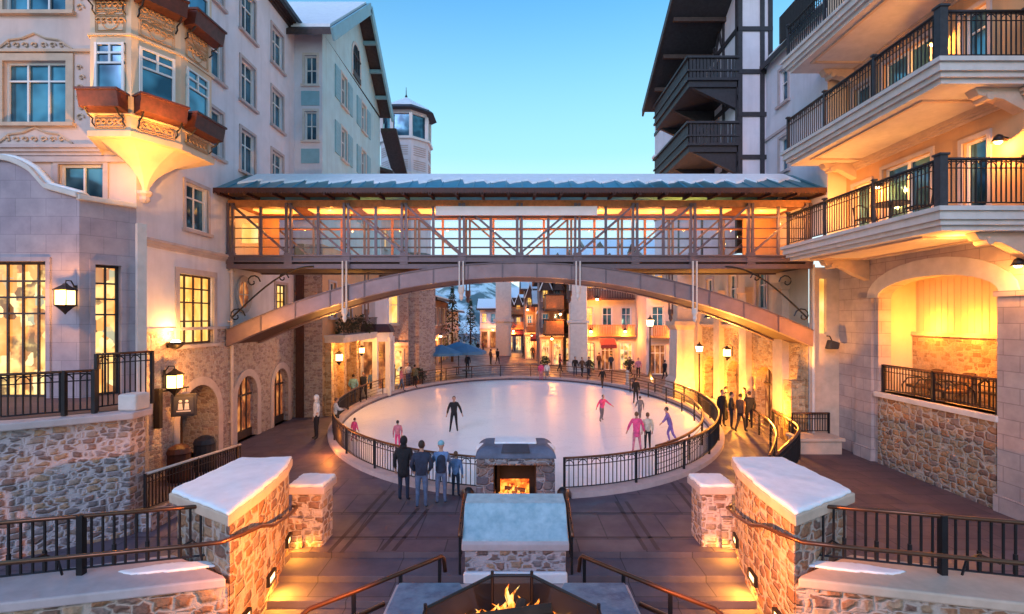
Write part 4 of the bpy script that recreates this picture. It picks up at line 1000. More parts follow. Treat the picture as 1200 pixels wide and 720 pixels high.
def balcony_rail(z, label):
    r = railing('balcony_railing', [(10.32, 19.15, z), (10.32, 15.6, z), (10.32, 12.32, z), (12.9, 12.32, z)], label, h=1.15, step=.12, post=50, group=None, rail='iron', rr=.04)
    for x, y, s_ in ((10.32, 12.32, .19), (10.32, 19.15, .07), (10.32, 16.9, .07), (10.32, 14.6, .07), (12.45, 12.32, .14)):
        m = MB(); m.box(x-s_/2, x+s_/2, y-s_/2, y+s_/2, z, z+1.22); m.box(x-s_/2-.03, x+s_/2+.03, y-s_/2-.03, y+s_/2+.03, z+1.221, z+1.27); m.build('post', M['wood_black'], r)
    return r
balcony_rail(7.86, 'ornate black railing round the lower hotel balcony at right')
balcony_rail(11.41, 'ornate black railing round the middle hotel balcony at right')
balcony_rail(14.86, 'black railing of the topmost hotel balcony at upper right')
FU = frame(UW, 20.5, 0, -90)
for z in (7.85, 11.4, 14.85):
    ops = [(2.05, z, .9, 2.15), (4.1, z, 2.0, 2.35), (6.55, z+.3, .75, 1.9)]
    wall(RH, FU, -.0, 9, z, z+3.0, ops, M['plaster_ochre'], th=.2, name='upper_wall')
    window(RH, FU, 2.05, z, .9, 2.15, 1, (.3,), name='balcony_door'); window(RH, FU, 4.1, z, 2.0, 2.35, 2, (.25,), name='balcony_door', bar=.14); window(RH, FU, 6.55, z+.3, .75, 1.9, 1, (.7,))
    moulding(RH, FU, 0, 9, z+2.72, .25, .15, M['stone_orange'], 'cornice')
m = MB(); m.box(12.62, 24, 10.9, 11.49, 7.4, 20); m.box(13.11, 24, 10.3, 10.49, -.05, 7.39); m.build('end_wall', M['plaster_ochre'], RH)
# wall strip facing the camera where the bridge lands
FS = frame(11.9, 20.5, 0, 0)
wall(RH, FS, 0, 1.2, -.05, 7.2, [(.55, 4.55, .3, 2.2)], M['stone_orange'], th=.2, name='return_wall')
m = MB(FS); m.box(.42, .68, .15, .19, 4.55, 6.75); m.build('slit_window', M['pane_amber'], RH)
wall(RH, frame(11.9, 19.32, 0, 0), 0, .8, 7.8, 18, [], M['plaster_cream'], th=.2, name='end_wall')
m = MB(); m.tube([(11.98, 20.35, 0), (11.98, 20.35, 7.3)], .06, 8); m.build('downpipe', M['stone_pale'], RH)
# far wall behind the bridge, lit stone arcade
FA = frame(11.9, 33, 0, -90)                  # x = 33-Y
ups = [(2.2, 5.6, 1.0, 1.9), (5.4, 5.6, 1.0, 1.9), (8.6, 5.6, 1.0, 1.9)]
gops = [(2.3, -.02, 1.9, 2.9, .9, .5), (5.6, -.02, 1.9, 2.9, .9, .5), (8.9, -.02, 1.9, 2.9, .9, .5)]
wall(RH, FA, 0, 12.45, -.05, 4.6, gops, M['gold_rubble'], th=.5, name='stone_base')
wall(RH, FA, 0, 12.45, 4.6, 8.4, ups, M['plaster_cream'], th=.2, name='side_wall')
for x, z, w_, h in ups: window(RH, FA, x, z, w_, h, 2, (.6,))
for x, z, w_, h, r_, d_ in gops: arch_pane(RH, FA, x, 0, w_, h-r_, r_, .48, M['pane_dim'])
m = MB(FA)
for x in (.6, 3.9, 7.2, 10.6): m.box(x-.4, x+.4, -.3, 0, -.05, 6.4); m.box(x-.5, x+.5, -.4, 0, 6.401, 6.7); m.box(x-.5, x+.5, -.4, 0, -.05, .5)
each(m, 'column', M['stone_orange'], RH)
moulding(RH, FA, 0, 12.45, 4.6, .2, .2, M['stone_orange'])
m = MB(FA); m.box(11.6, 12.2, -.55, 0, 0, 2.6); 
each(m, 'stone_niche', M['gold_rubble'], RH)
for x in (1.6, 4.8, 8.0, 11.4):
    lamp(FA @ Vector((x+.0, -1.0, 1.3)), 170, (1, .55, .12), .15)
for x in (12.0, ): spotat((11.0, 19.6, 3.0), (12.2, 20.5, 5.3), 120, 110, (1,.6,.2))
# upper white wing above the bridge
FW_ = frame(11.9, 26, 0, -90)
uw = [(3.6, 11.6, .7, 1.5), (3.6, 14.6, .7, 1.5), (1.4, 11.6, .7, 1.5), (1.4, 14.6, .7, 1.5)]
wall(RH, FW_, 0, 6.7, 8.4, 16.9, uw, M['plaster_white'], th=.2, name='white_wall')
for x, z, w_, h in uw: window(RH, FW_, x, z, w_, h, 1, (.6,))
moulding(RH, FW_, 0, 6.7, 13.4, .12, .08, k=1)
m = MB(); m.slab([(11.6, 19.4, 16.7), (11.6, 26.2, 16.7), (14, 26.2, 18.6), (14, 19.4, 18.6)], (0, 0, .25)); m.build('roof', M['wood_black'], RH)
m = MB(); m.slab([(11.75, 19.5, 17.08), (11.75, 23.5, 17.08), (14, 23.5, 18.87), (14, 19.5, 18.87)], (0, 0, .1)); m.build('roof_snow', M['snow'], RH, bevel=.04)
m = MB(); m.box(11.5, 11.55, 19.5, 22.0, 16.95, 18.1); 
for k in range(12): m.beam((11.52, 19.6+k*.22, 16.95), (11.52, 19.6+k*.22, 18.1), .04, .04)
m.build('roof_dormer', M['wood_black'], RH)
# ============================================================ TIMBER CHALET upper right
CH = thing('timber_chalet', 'half timbered chalet with dark wooden balconies above the footbridge roof', 'chalet', (10.6, 24, 0))
FC = frame(10.6, 24, 0, 0)
wall(CH, FC, 0, 1.6, 8.2, 22, [], M['plaster_white'], name='front_wall')
m = MB(FC)
for x in (.08, 1.12, 1.5): m.box(x-.1, x+.1, -.06, 0, 8.2, 22)
for z in (10.2, 12.6, 14.6, 16.6, 18.6, 20.6): m.box(-.02, 1.6, -.075, 0, z, z+.2)
m.build('timber_frame', M['wood_black'], CH)
FD = frame(10.6, 38, 0, -90)                   # x = 38 - Y
dops = [(11, 13.2, 1.6, 2.1), (11, 16.2, 1.6, 2.1), (7, 13.2, 1.4, 2.1), (7, 16.2, 1.4, 2.1)]
wall(CH, FD, 0, 14, 8.2, 22, dops, M['plaster_white'], th=.2, name='side_wall')
for x, z, w_, h in dops: window(CH, FD, x, z, w_, h, 2, (.6,), frame='wood_dark', name='balcony_door')
m = MB(FD)
for x in (13.9, 12.4, 9.5, 5.5): m.box(x-.1, x+.1, -.06, 0, 8.2, 22)
for z in (12.3, 15.4, 18.6): m.box(0, 14, -.07, 0, z, z+.22)
for k in range(4): m.beam((12.3-k*.9, -.04, 18.8), (11.5-k*.9, -.04, 20.6), .1, .14, (0,1,0)); m.beam((11.5-k*.9, -.045, 18.8), (12.3-k*.9, -.045, 20.6), .1, .14, (0,1,0))
m.build('timber_frame', M['wood_black'], CH)
for z in (12.95, 16.0):
    m = MB(); m.prism([(8.3, 24), (10.6, 24), (10.6, 29.6), (8.3, 29.6)], z, z+.28); m.prism([(8.2, 23.9), (10.6, 23.9), (10.6, 29.7), (8.2, 29.7)], z+.281, z+.4)
    b = m.build('balcony', M['wood_black'], CH)
    m = MB()
    for i in range(34): y = 24.02+i*.165; m.box(8.24, 8.27, y, y+.13, z+.4, z+1.3)
    for i in range(14): x = 8.3+i*.165; m.box(x, x+.13, 23.93, 23.96, z+.4, z+1.3)
    m.box(8.15, 8.33, 23.85, 29.7, z+1.3, z+1.4); m.box(8.33, 10.6, 23.85, 24.0, z+1.3, z+1.4); m.box(8.18, 8.3, 23.9, 29.7, z+.7, z+.78); m.box(8.3, 10.6, 23.88, 23.99, z+.7, z+.78)
    q = m.build('balustrade', M['wood_black'], CH); q.parent = b
    m = MB()
    for y in (24.2, 26.9, 29.4): m.slab([(8.5, y-.1, z-.002), (10.6, y-.1, z-.002), (10.6, y-.1, z-1.0), (10.2, y-.1, z-.8)], (0, .2, 0))
    for q in each(m, 'bracket', M['wood_black'], CH): q.parent = b
m = MB(); m.slab([(7.8, 18, 24.3), (7.8, 30.2, 17.3), (12, 30.2, 17.3), (12, 18, 24.3)], (0, .12, .4)); m.build('roof', M['wood_black'], CH)
m = MB(); m.slab([(7.7, 18, 24.4), (7.7, 30.35, 17.1), (7.7, 30.35, 17.5), (7.7, 18, 24.8)], (.1, 0, 0))
for k in range(5): y = 22+k*1.7; z = 24.3-(y-18)*.574; m.beam((8.0, y, z-.1), (10.6, y, z-.1), .16, .2)
m.build('bargeboard', M['wood_dark'], CH)
m = MB(); m.box(8.1, 9.0, 29.2, 29.7, 14.36, 14.5); m.build('snow_patch', M['snow'], CH, bevel=.03)
# ============================================================ BLUE GABLED HOUSE, upper left
GH = thing('gabled_house', 'pale blue gabled house with blue shutters and snowy roof beyond the white hotel', 'house', (-9.85, 33, 0))
FG = frame(-11.3, 26.6, 0, 0); FH = frame(-9.85, 26.6, 0, 90)
gops = [(.85, 11.0, .62, 1.5), (.85, 14.4, .62, 1.5), (.85, 17.3, .62, 1.5)]
wall(GH, FG, 0, 1.45, -.05, 9, [], M['facade_rubble'], th=.2, name='rubble_base')
wall(GH, FG, 0, 1.45, 9, 20.0, gops, M['plaster_white'], th=.2, name='front_wall')
for x, z, w_, h in gops: window(GH, FG, x, z, w_, h, 2, (.5,), surround='stone_pale')
m = MB(FG)
for z in (13.2, 16.2): m.box(.35, 1.3, -.03, 0, z, z+.75)
each(m, 'blue_panel', M['shutter_blue'], GH)
sops = [(x, z, .95, 1.8) for x in (3.4, 7.4) for z in (11.3, 14.4, 17.5)]
wall(GH, FH, 0, 11.6, 9, 20.0, sops, M['plaster_blue'], th=.2, name='side_wall')
lo_ = [(1.3, 0, 1.1, 2.6, .4, .4), (3.9, 0, 1.5, 2.7, .0, .4), (6.0, 0, 1.2, 2.6, .4, .4)]; up_ = [(1.5, 5.2, 1.0, 1.9), (4.2, 5.2, 1.3, 1.9), (9.6, 5.2, 1.0, 1.9)]
wall(GH, FH, 0, 11.6, -.05, 4.0, lo_, M['gold_rubble'], th=.4, name='shop_wall'); wall(GH, FH, 0, 11.6, 4.0, 9, up_, M['plaster_ochre'], th=.2, name='lower_wall')
for x, z, w_, h in up_: window(GH, FH, x, z, w_, h, 2, (.6,), 'window_glass')
for x, z, w_, h, r_, d_ in lo_: arch_pane(GH, FH, x, 0, w_, h-r_, max(r_, .01), .3, M['pane_dim'])
m = MB(FH); m.box(.3, 8.4, -1.0, 0, 3.85, 4.1); m.box(.2, 8.5, -1.1, 0, 4.101, 4.25); m.build('balcony_slab', M['stone_pale'], GH)
m = MB(FH)
for i in range(50): m.box(.4+i*.16, .42+i*.16, -.98, -.96, 4.25, 5.15)
m.box(.35, 8.4, -1.0, -.94, 5.15, 5.2); m.build('balcony_rail', M['iron'], GH)
for x in (.55, 2.6, 4.95, 7.4): m = MB(FH); m.box(x-.22, x+.22, -.35, 0, -.05, 3.84); m.build('pier', M['gold_rubble'], GH)
m = MB(FG); m.box(.1, .5, -.12, 0, -.05, 9); m.build('pilaster', M['wood_red'], GH)
for x, z, w_, h in sops: window(GH, FH, x, z, w_, h, 2, (.6,), surround='stone_pale')
for x in (3.4, 7.4):
    for z in (11.3, 14.4, 17.5):
        for s_ in (-1, 1):
            m = MB(FH); c = x+s_*1.12; m.box(c-.42, c+.42, -.06, 0, z, z+1.8)
            for k in range(8): m.box(c-.34, c+.34, -.075, -.06, z+.12+k*.21, z+.24+k*.21)
            m.build('shutter', M['shutter_blue'], GH)
m = MB(FH); m.poly([(0, 0, 20.0), (11.6, 0, 20.2), (5.8, 0, 24.7)]); m.build('gable_wall', M['plaster_blue'], GH)
arch_ring(GH, FH, 5.8, 1.5, 20.2, 21.6, .75, .2, M['stone_pale']); arch_pane(GH, FH, 5.8, 20.2, 1.5, 21.6, .75, -.02, M['window_glass'])
def roofside(y0, z0, y1, z1, nm, mat, dz, x0=-17, x1=-8.95, t=.3): 
    m = MB(); m.slab([(x0, y0, z0+dz), (x1, y0, z0+dz), (x1, y1, z1+dz), (x0, y1, z1+dz)], (0, 0, t)); return m.build(nm, mat, GH)
roofside(25.6, 19.35, 32.4, 24.75, 'roof', M['wood_dark'], 0); roofside(38.3, 20.1, 32.4, 24.75, 'roof', M['wood_dark'], 0)
roofside(25.9, 19.6, 32.3, 24.65, 'roof_snow', M['snow'], .3, -16, -9.2, .16)
m = MB()
for a, b in (((-8.93, 25.5, 19.3), (-8.93, 32.4, 24.75)), ((-8.93, 38.4, 20.0), (-8.93, 32.4, 24.75))): m.beam(a, b, .12, .6)
for k in range(5):
    for s_ in (-1, 1): y = 32.4+s_*k*1.5; m.beam((-9.85, y, 24.5-k*(1.19 if s_ < 0 else 1.16)), (-8.98, y, 24.5-k*(1.19 if s_ < 0 else 1.16)), .2, .22) if k < 4 else None
m.build('bargeboard', M['shutter_blue'], GH)
# ------------------------------------------------------------ white octagonal tower
TW = thing('octagonal_tower', 'white octagonal tower with open belvedere and snowy roof above the bridge', 'tower', (-9.4, 45, 0))
def octa(r, z, c=(-9.3, 45), n=8, ph=.39): return [(c[0]+r*math.cos(ph+2*math.pi*i/n), c[1]+r*math.sin(ph+2*math.pi*i/n), z) for i in range(n)]
m = MB(); m.loft([octa(2.2, 8), octa(2.2, 20.3)]); m.loft([octa(2.05, 22.4), octa(2.05, 22.75)]); m.build('wall', M['plaster_white'], TW)
m = MB()
for z in (17.2, 20.2): m.loft([octa(2.4, z), octa(2.4, z+.2)])
for p in octa(2.1, 20.3): m.box(p[0]-.13, p[0]+.13, p[1]-.13, p[1]+.13, 20.3, 22.4)
each(m, 'corner_post', M['white_wood'], TW)
m = MB(); m.loft([octa(1.9, 20.32), octa(1.9, 22.4)]); m.build('belvedere_glass', M['window_glass'], TW)
m = MB(); P = octa(2.22, 0)
for i in range(8):
    a, b = Vector(P[i]), Vector(P[(i+1) % 8])
    for z in (17.7, 18.9):
        for k in range(5): p, q = a.lerp(b, .15), a.lerp(b, .85); zz = z+k*.18; m.beam((p.x, p.y, zz), (q.x, q.y, zz), .05, .05)
m.build('louvre', M['stone_trim'], TW)
m = MB(); m.loft([octa(2.75, 22.7), octa(2.6, 22.85), octa(.1, 24.4)]); m.build('roof', M['slate'], TW)
m = MB(); m.loft([octa(2.35, 23.04), octa(2.3, 23.12), octa(.12, 24.48)]); m.build('roof_snow', M['snow'], TW)
m = MB(); m.lathe([(.05,24.4),(.12,24.6),(.04,24.75),(.02,25.4)], (-9.3,45,0), 6); m.build('finial', M['iron'], TW)
# dark-roofed house between them
def house(name, label, x0, x1, Y, dep, h, rz, wallm, roofm='slate', storeys=2, nwin=3, snow=True, shop=True, balcony=False, facing=0, cat='building', lit=.4, seed=1, roofh=1.6):
    """house whose front faces the camera (facing 0), +X (90) or -X (-90); x0..x1 along the front measured in local x"""
    rnd = random.Random(seed)
    if facing == 0: F = frame(x0, Y, 0, 0); L = x1-x0
    elif facing == 90: F = frame(x0, Y, 0, 90); L = x1
    else: F = frame(x0, Y, 0, -90); L = x1
    r = thing(name, label, cat, tuple(F.translation), 0)
    ops = []; sh = (h-3.4)/max(1, storeys-1)
    for s_ in range(1, storeys):
        for i in range(nwin): ops.append((L*(i+.5)/nwin, 3.5+sh*(s_-1)+sh*.25, min(1.1, L/nwin*.5), sh*.5))
    go = [(L*(i+.5)/nwin, .0, min(2.0, L/nwin*.66), 2.7) for i in range(nwin)] if shop else []
    wall(r, F, 0, L, -.05, h, ops+go, M[wallm], th=.2)
    for o in ops: window(r, F, *o, 2, (.6,), 'pane_amber' if rnd.random() < lit else 'window_glass', surround='stone_pale', sur=.09)
    for o in go: window(r, F, *o, 3, (.72,), rnd.choice(['pane_shop', 'pane_dim', 'pane_shop']), 'white_wood' if rnd.random() < .5 else 'wood_dark', 'stone_trim', False, name='shop_window', sur=.14)
    if balcony and facing == 0:
        m = MB(F)
        z = 3.4+sh*(storeys-2)
        for i in range(int(L/.2)+1): m.box(i*.2*L/(int(L/.2)*.2), i*.2*L/(int(L/.2)*.2)+.03, -.04, 0, z+1.1, h)
        m.box(0, L, -.02, -.003, z+sh*.8, h); m.build('timber_cladding', M['wood_dark'], r)
        for i in range(nwin):
            m = MB(F); cx = L*(i+.5)/nwin; m.slab([(cx-L/nwin*.42, -1.2, h-.9), (cx+L/nwin*.42, -1.2, h-.9), (cx, -1.2, h+.6)], (0, 1.2, 0)); m.build('dormer', M['wood_dark'], r)
            m = MB(F); m.slab([(cx-L/nwin*.5, -1.35, h-.95), (cx, -1.35, h+.75), (cx, -1.35, h+.9), (cx-L/nwin*.56, -1.35, h-.9)], (0, 1.9, 0)); m.slab([(cx+L/nwin*.5, -1.35, h-.95), (cx, -1.35, h+.75), (cx, -1.35, h+.9), (cx+L/nwin*.56, -1.35, h-.9)], (0, 1.9, 0)); m.build('dormer_roof', M['wood_dark'] if rnd.random() < .5 else M['snow'], r)
    for sx in (0, L):
        m = MB(F); m.poly([(sx, 0, -.05), (sx, dep, -.05), (sx, dep, h), (sx, 0, h)]); m.build('end_wall', M[wallm], r)
    m = MB(F); m.slab([(-.6, -1, h-.1), (L+.6, -1, h-.1), (L+.6, dep/2, h+roofh), (-.6, dep/2, h+roofh)], (0, 0, .25)); m.slab([(-.6, dep+.6, h-.1), (L+.6, dep+.6, h-.1), (L+.6, dep/2, h+roofh), (-.6, dep/2, h+roofh)], (0, 0, .25)); m.build('roof', M['wood_dark'], r)
    if snow: m = MB(F); m.slab([(-.5, -.85, h+.18), (L+.5, -.85, h+.18), (L+.5, dep/2, h+.26+roofh), (-.5, dep/2, h+.26+roofh)], (0, 0, .15)); m.build('roof_snow', M['snow'], r)
    for gx in (0, L): m = MB(F); m.poly([(gx, .02, h), (gx, dep, h), (gx, dep/2, h+roofh)]); m.build('gable_wall', M[wallm], r)
    m = MB(F); m.box(-.05, L+.05, -.25, 0, 3.05, 3.3); m.build('fascia', M['stone_trim'], r)
    if balcony:
        for s_ in range(1, storeys):
            z = 3.35+sh*(s_-1); m = MB(F); m.box(.3, L-.3, -1.1, 0, z, z+.18)
            for i in range(int((L-.6)/.16)): m.box(.32+i*.16, .43+i*.16, -1.08, -1.04, z+.18, z+1.05)
            m.box(.28, L-.28, -1.14, -1.0, z+1.05, z+1.13); b = m.build('balcony', M['wood_red' if rnd.random() < .6 else 'wood_orange'], r)
    return r
house('gabled_house', 'dark timber roofed house below the octagonal tower', -9.9, 5.5, 38.8, 7, 16, 0, 'plaster_pink', storeys=5, nwin=2, facing=90, seed=4, shop=False, roofh=1.2)
r = thing('timber_balcony', 'dark wooden balcony and sloping eave between the gabled house and the tower', 'balcony', (-9.4, 40.5, 16))
m = MB(); m.slab([(-9.9, 38.6, 19.2), (-8.7, 38.6, 19.2), (-8.7, 43.5, 16.4), (-9.9, 43.5, 16.4)], (0, 0, .25)); m.build('eave', M['wood_dark'], r)
m = MB(); m.box(-9.9, -8.9, 38.7, 43.2, 14.0, 14.25)
for i in range(24): m.box(-8.95, -8.9, 38.7+i*.19, 38.83+i*.19, 14.25, 15.3)
m.box(-9.0, -8.86, 38.6, 43.3, 15.3, 15.42); m.build('balustrade', M['wood_dark'], r)
# shops on the left beyond the arch, stepping away
# white bay shop front
BY = thing('shop_bay', 'white bay shop front with small domed roof left of the rubble corner tower', 'shop', (-9.6, 34.6, 0))
def bay(r, c, rad, n=8, ph=.39): pass
c = (-9.4, 34.6); m = MB()
for p in octa(1.25, 0, c): m.box(p[0]-.16, p[0]+.16, p[1]-.16, p[1]+.16, 0, 3.9)
m.loft([octa(1.35, 3.6, c), octa(1.35, 4.2, c)]); m.loft([octa(1.3, -.04, c), octa(1.3, .5, c)]); m.build('frame', M['white_wood'], BY)
m = MB(); m.loft([octa(1.12, .5, c), octa(1.12, 3.6, c)]); m.build('shop_window', M['pane_dim'], BY)
m = MB(); m.loft([octa(1.5, 4.2, c), octa(1.3, 4.6, c), octa(.9, 4.9, c), octa(.15, 5.05, c)]); m.build('roof', M['wood_red'], BY)
m = MB(); m.loft([octa(1.1, 4.3, c), octa(1.1, 7.2, c)]); m.build('upper_bay', M['plaster_white'], BY)
house('stone_house', 'rubble stone corner house with warm shop window and lit upper window beside the umbrellas', -10.6, -7.9, 39, 6, 8.2, 0, 'facade_rubble', storeys=2, nwin=1, seed=3, lit=1, roofh=.5, snow=False)
m = MB(); m.lathe([(2.0,8.3),(2.4,8.7),(2.2,9.4),(1.1,10.2)], (-7.6, 40.5, 0), 10); solo(m, 'turret_roof', M['wood_red'], 'dark rounded overhanging roof on the corner of the stone house', 'roof', (-7.6,40.5,8.3))
m = MB(); m.lathe([(1.5,0),(1.5,8.4)], (-7.6, 40.8, 0), 10); solo(m, 'stone_turret', M['facade_rubble'], 'round stone turret at the right corner of the stone house', 'turret', (-7.6,40.8,0))
# the street beyond
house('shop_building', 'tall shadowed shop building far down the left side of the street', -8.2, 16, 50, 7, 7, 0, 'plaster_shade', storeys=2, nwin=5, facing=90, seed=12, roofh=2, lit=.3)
far = [  # label, x0, x1, Y, dep, h, wall, storeys, nwin, balcony, seed, lit
 ('far white house with snowy roof at the end of the street', -5.5, -1.0, 88, 6, 6.5, 'plaster_white', 2, 3, False, 21, .6),
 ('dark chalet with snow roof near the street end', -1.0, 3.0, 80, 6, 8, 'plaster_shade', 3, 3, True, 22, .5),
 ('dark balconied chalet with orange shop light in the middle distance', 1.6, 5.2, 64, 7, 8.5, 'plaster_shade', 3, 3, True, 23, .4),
 ('chalet with brown stacked balconies left of the tall white column', 3.0, 5.6, 56, 5, 9, 'plaster_shade', 3, 2, True, 24, .5),
 ('cream building with glowing double doors and timber balconies right of the column', 6.6, 12.2, 50.5, 7, 10.5, 'plaster_cream', 3, 3, True, 25, .8),
 ('pale shop building behind the street lamp at the right end of the row', 12.2, 18.5, 46.5, 7, 10.5, 'plaster_pink', 3, 3, True, 26, .7),
]
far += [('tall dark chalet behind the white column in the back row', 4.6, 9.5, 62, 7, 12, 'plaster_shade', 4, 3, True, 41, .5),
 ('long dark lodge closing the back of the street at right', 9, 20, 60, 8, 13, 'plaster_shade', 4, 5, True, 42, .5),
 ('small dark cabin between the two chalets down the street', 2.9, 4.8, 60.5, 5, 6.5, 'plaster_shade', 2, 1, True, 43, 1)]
for lab, x0, x1, Y, dep, h, wm, st, nw, bal, sd2, lit in far:
    house('street_building', lab, x0, x1, Y, dep, h, 0, wm, storeys=st, nwin=nw, balcony=bal, seed=sd2, lit=lit)
house('street_building', 'row of dim shops on the far left side of the street beyond the umbrellas', -9, 20, 66, 7, 6, 0, 'plaster_pink', storeys=2, nwin=6, facing=90, seed=31)
# gable fronts with dark bargeboards and orange projecting bays
GB = thing('timber_gable', 'projecting orange timber bay stacked over the street left of the white column', 'bay', (4.3, 54, 0))
for z in (3.4, 6.0):
    m = MB(); m.box(3.5, 5.4, 53.2, 55.9, z, z+1.5); m.build('bay_panel', M['wood_orange'], GB, bevel=.05)
    m = MB(); m.box(3.4, 5.5, 53.1, 55.9, z+1.501, z+1.62); m.box(3.4, 5.5, 53.1, 55.9, z-.12, z-.001); m.build('sill', M['wood_dark'], GB)
GC = thing('white_column', 'tall white tapering column standing among the street buildings', 'column', (6.3, 50, 0))
m = MB(); m.box(5.3, 7.4, 48.5, 50, -.03, .9); m.box(5.5, 7.2, 48.6, 50, .9, 4.6); m.box(5.35, 7.35, 48.5, 50, 4.601, 4.9); m.box(5.55, 7.15, 48.7, 50, 4.901, 9.8); m.build('shaft', M['stone_pale'], GC, bevel=.08)
m = MB(); m.box(5.35, 7.35, 48.5, 50.1, 9.801, 10.1); m.build('capital', M['stone_pale'], GC)
# chimney/blue pillar further left
m = MB(); m.box(-2.2, -.1, 69, 71, 0, 12); m.box(-2.5, .2, 68.8, 71.2, 4.6, 5.0)
solo(m, 'stone_pylon', M['stone_pale'], 'tall blue grey masonry pylon rising at the far end of the street', 'pylon', (-1.2, 70, 0))
# column of the right hotel arcade end
WC = thing('white_column', 'massive white corner column with moulded base beside the rink lamp post', 'column', (11.2, 33.6, 0))
m = MB(); m.loft([[(x, y, z) for x, y in ((11.3-r_, 33.4-r_), (11.3+r_, 33.4-r_), (11.3+r_, 33.4+r_), (11.3-r_, 33.4+r_))] for r_, z in ((1.15,-.03),(1.15,.5),(1.0,.7),(1.0,1.1),(.82,1.35),(.78,4.4))])
m.build('shaft', M['stone_pale'], WC)
m = MB(); m.loft([[(x, y, z) for x, y in ((11.3-r_, 33.4-r_), (11.3+r_, 33.4-r_), (11.3+r_, 33.4+r_), (11.3-r_, 33.4+r_))] for r_, z in ((.8,4.4),(1.0,4.7),(1.0,4.95))]); m.box(10.6, 12.0, 32.8, 34.1, 4.951, 8.3); m.build('capital', M['stone_orange'], WC)
# snowy hill at the end of the valley
m = MB(); rows = []
for j in range(14):
    y = 180+j*30; rows.append([(-160+i*16, y, -1+ (j/13)**.8*(58+16*math.sin(i*.9)+9*math.sin(i*2.3+1))*math.exp(-((-160+i*16+35)/70)**2)) for i in range(21)])
for a in range(13):
    for b in range(20): m.poly([rows[a][b], rows[a][b+1], rows[a+1][b+1], rows[a+1][b]])
t = NT('snowy_forest'); n = t.noise(.09, 6, t.pos((1,.4,1))); t.col(t.ramp(n, [(.46, (.80,.84,.88)), (.56, (.07,.10,.11))])); M['snowy_forest'] = t.mat
struct(m.build('hill', M['snowy_forest']))
def conifer(x, y, h, label, seed):
    rnd = random.Random(seed); r = thing('pine_tree', label, 'tree', (x, y, 0), 0, 'pines at the end of the street')
    m = MB(); m.tube([(x, y, -.1), (x, y, h*.95)], .16, 6, .03); m.build('trunk', M['log'], r)
    m = MB()
    for i in range(420):
        f = rnd.random()**.8; z = h*(.12+.86*f); rad = (1-f)*h*.24*rnd.uniform(.4, 1)+.05; a = rnd.uniform(0, 6.283)
        p = Vector((x+rad*math.cos(a), y+rad*math.sin(a), z)); s_ = rnd.uniform(.14, .34); d = Vector((math.cos(a), math.sin(a), -.5))*s_; e = Vector((-math.sin(a), math.cos(a), 0))*s_*.5
        m.poly([p-e, p+d, p+e, p+Vector((0,0,.12))])
    m.build('crown', M['leaf'], r)
    m = MB()
    for i in range(26):
        f = rnd.random(); z = h*(.15+.83*f); rad = (1-f)*h*.2*rnd.uniform(.5, 1); a = rnd.uniform(3.3, 6.1); m.ball((x+rad*math.cos(a), y+rad*math.sin(a), z), .22, .18, .07, 6, 4)
    each(m, 'snow_clump', M['snow'], r)
conifer(-7.0, 60, 9, 'tall dark pine behind the blue umbrellas', 1); conifer(-6.0, 74, 8, 'smaller pine further down the street with snow on it', 2)
conifer(-4.2, 96, 7, 'small snow dusted pine nearest the end of the street', 3)

for i, (x, y, w_, l_) in enumerate(((2.2, 62.8, 2.2, 'red awning over the lit shop in the middle distance'), (8.3, 49.0, 1.5, 'small red awning left of the glowing double doors'), (14.0, 45.2, 2.2, 'red awning on the far right shop'), (-.2, 78.6, 2.4, 'red awning near the end of the street'))):
    m = MB(); m.slab([(x, y, 3.1), (x+w_, y, 3.1), (x+w_, y-1.2, 2.55), (x, y-1.2, 2.55)], (0, 0, .06)); m.box(x, x+w_, y-1.22, y-1.2, 2.3, 2.55)
    solo(m, 'awning', M['cloth_red'], l_, 'awning', (x, y, 2.5))
# ============================================================ LAMPS
def wall_lantern(p, dirn, label, W=60, s=1.0):
    d = Vector(dirn).normalized(); ang = math.degrees(math.atan2(d.y, d.x))+90
    r = thing('wall_lantern', label, 'lantern', p, ang); F = WM[r.name]
    m = MB(F); m.box(-.05*s, .05*s, -.02, .0, -.3*s, .3*s); m.tube([(0,0,.2*s), (0,-.15*s,.42*s), (0,-.32*s,.42*s), (0,-.34*s,.3*s)], .02*s, 5)
    m.loft([[(x*q*s, -.34*s+y*q*s, z*s) for x, y in ((-1,-1),(1,-1),(1,1),(-1,1))] for q, z in ((.03,.34),(.06,.28),(.2,.16),(.2,.13))])
    m.loft([[(x*q*s, -.34*s+y*q*s, z*s) for x, y in ((-1,-1),(1,-1),(1,1),(-1,1))] for q, z in ((.19,-.28),(.12,-.36),(.03,-.5),(.01,-.55))])
    for x, y in ((-1,-1),(1,-1),(1,1),(-1,1)): m.beam((x*.17*s, -.34*s+y*.17*s, -.28*s), (x*.17*s, -.34*s+y*.17*s, .14*s), .02*s, .02*s)
    m.build('frame', M['iron'], r)
    m = MB(F); m.box(-.155*s, .155*s, -.495*s, -.185*s, -.27*s, .13*s); m.build('glass', M['lamp_glass'], r)
    lamp(F @ Vector((0, -.75*s, 0)), W, (1, .6, .25), .12, r); return r
wall_lantern((-12.1, 14.19, 5.8), (0,-1,0), 'large glowing lantern between the pavilion windows', 45, .95)
wall_lantern((-11.24, 16.55, 3.2), (1,0,0), 'glowing wall lantern just above the hanging sign at the hotel corner', 90, 1.0)
wall_lantern((-9.62, 27.6, 3.1), (1,0,0), 'bright wall lamp under the left end of the bridge arch', 110, .9)
wall_lantern((-9.6, 31.8, 3.2), (1,0,0), 'small wall lamp left of the white shop bay', 50, .8)
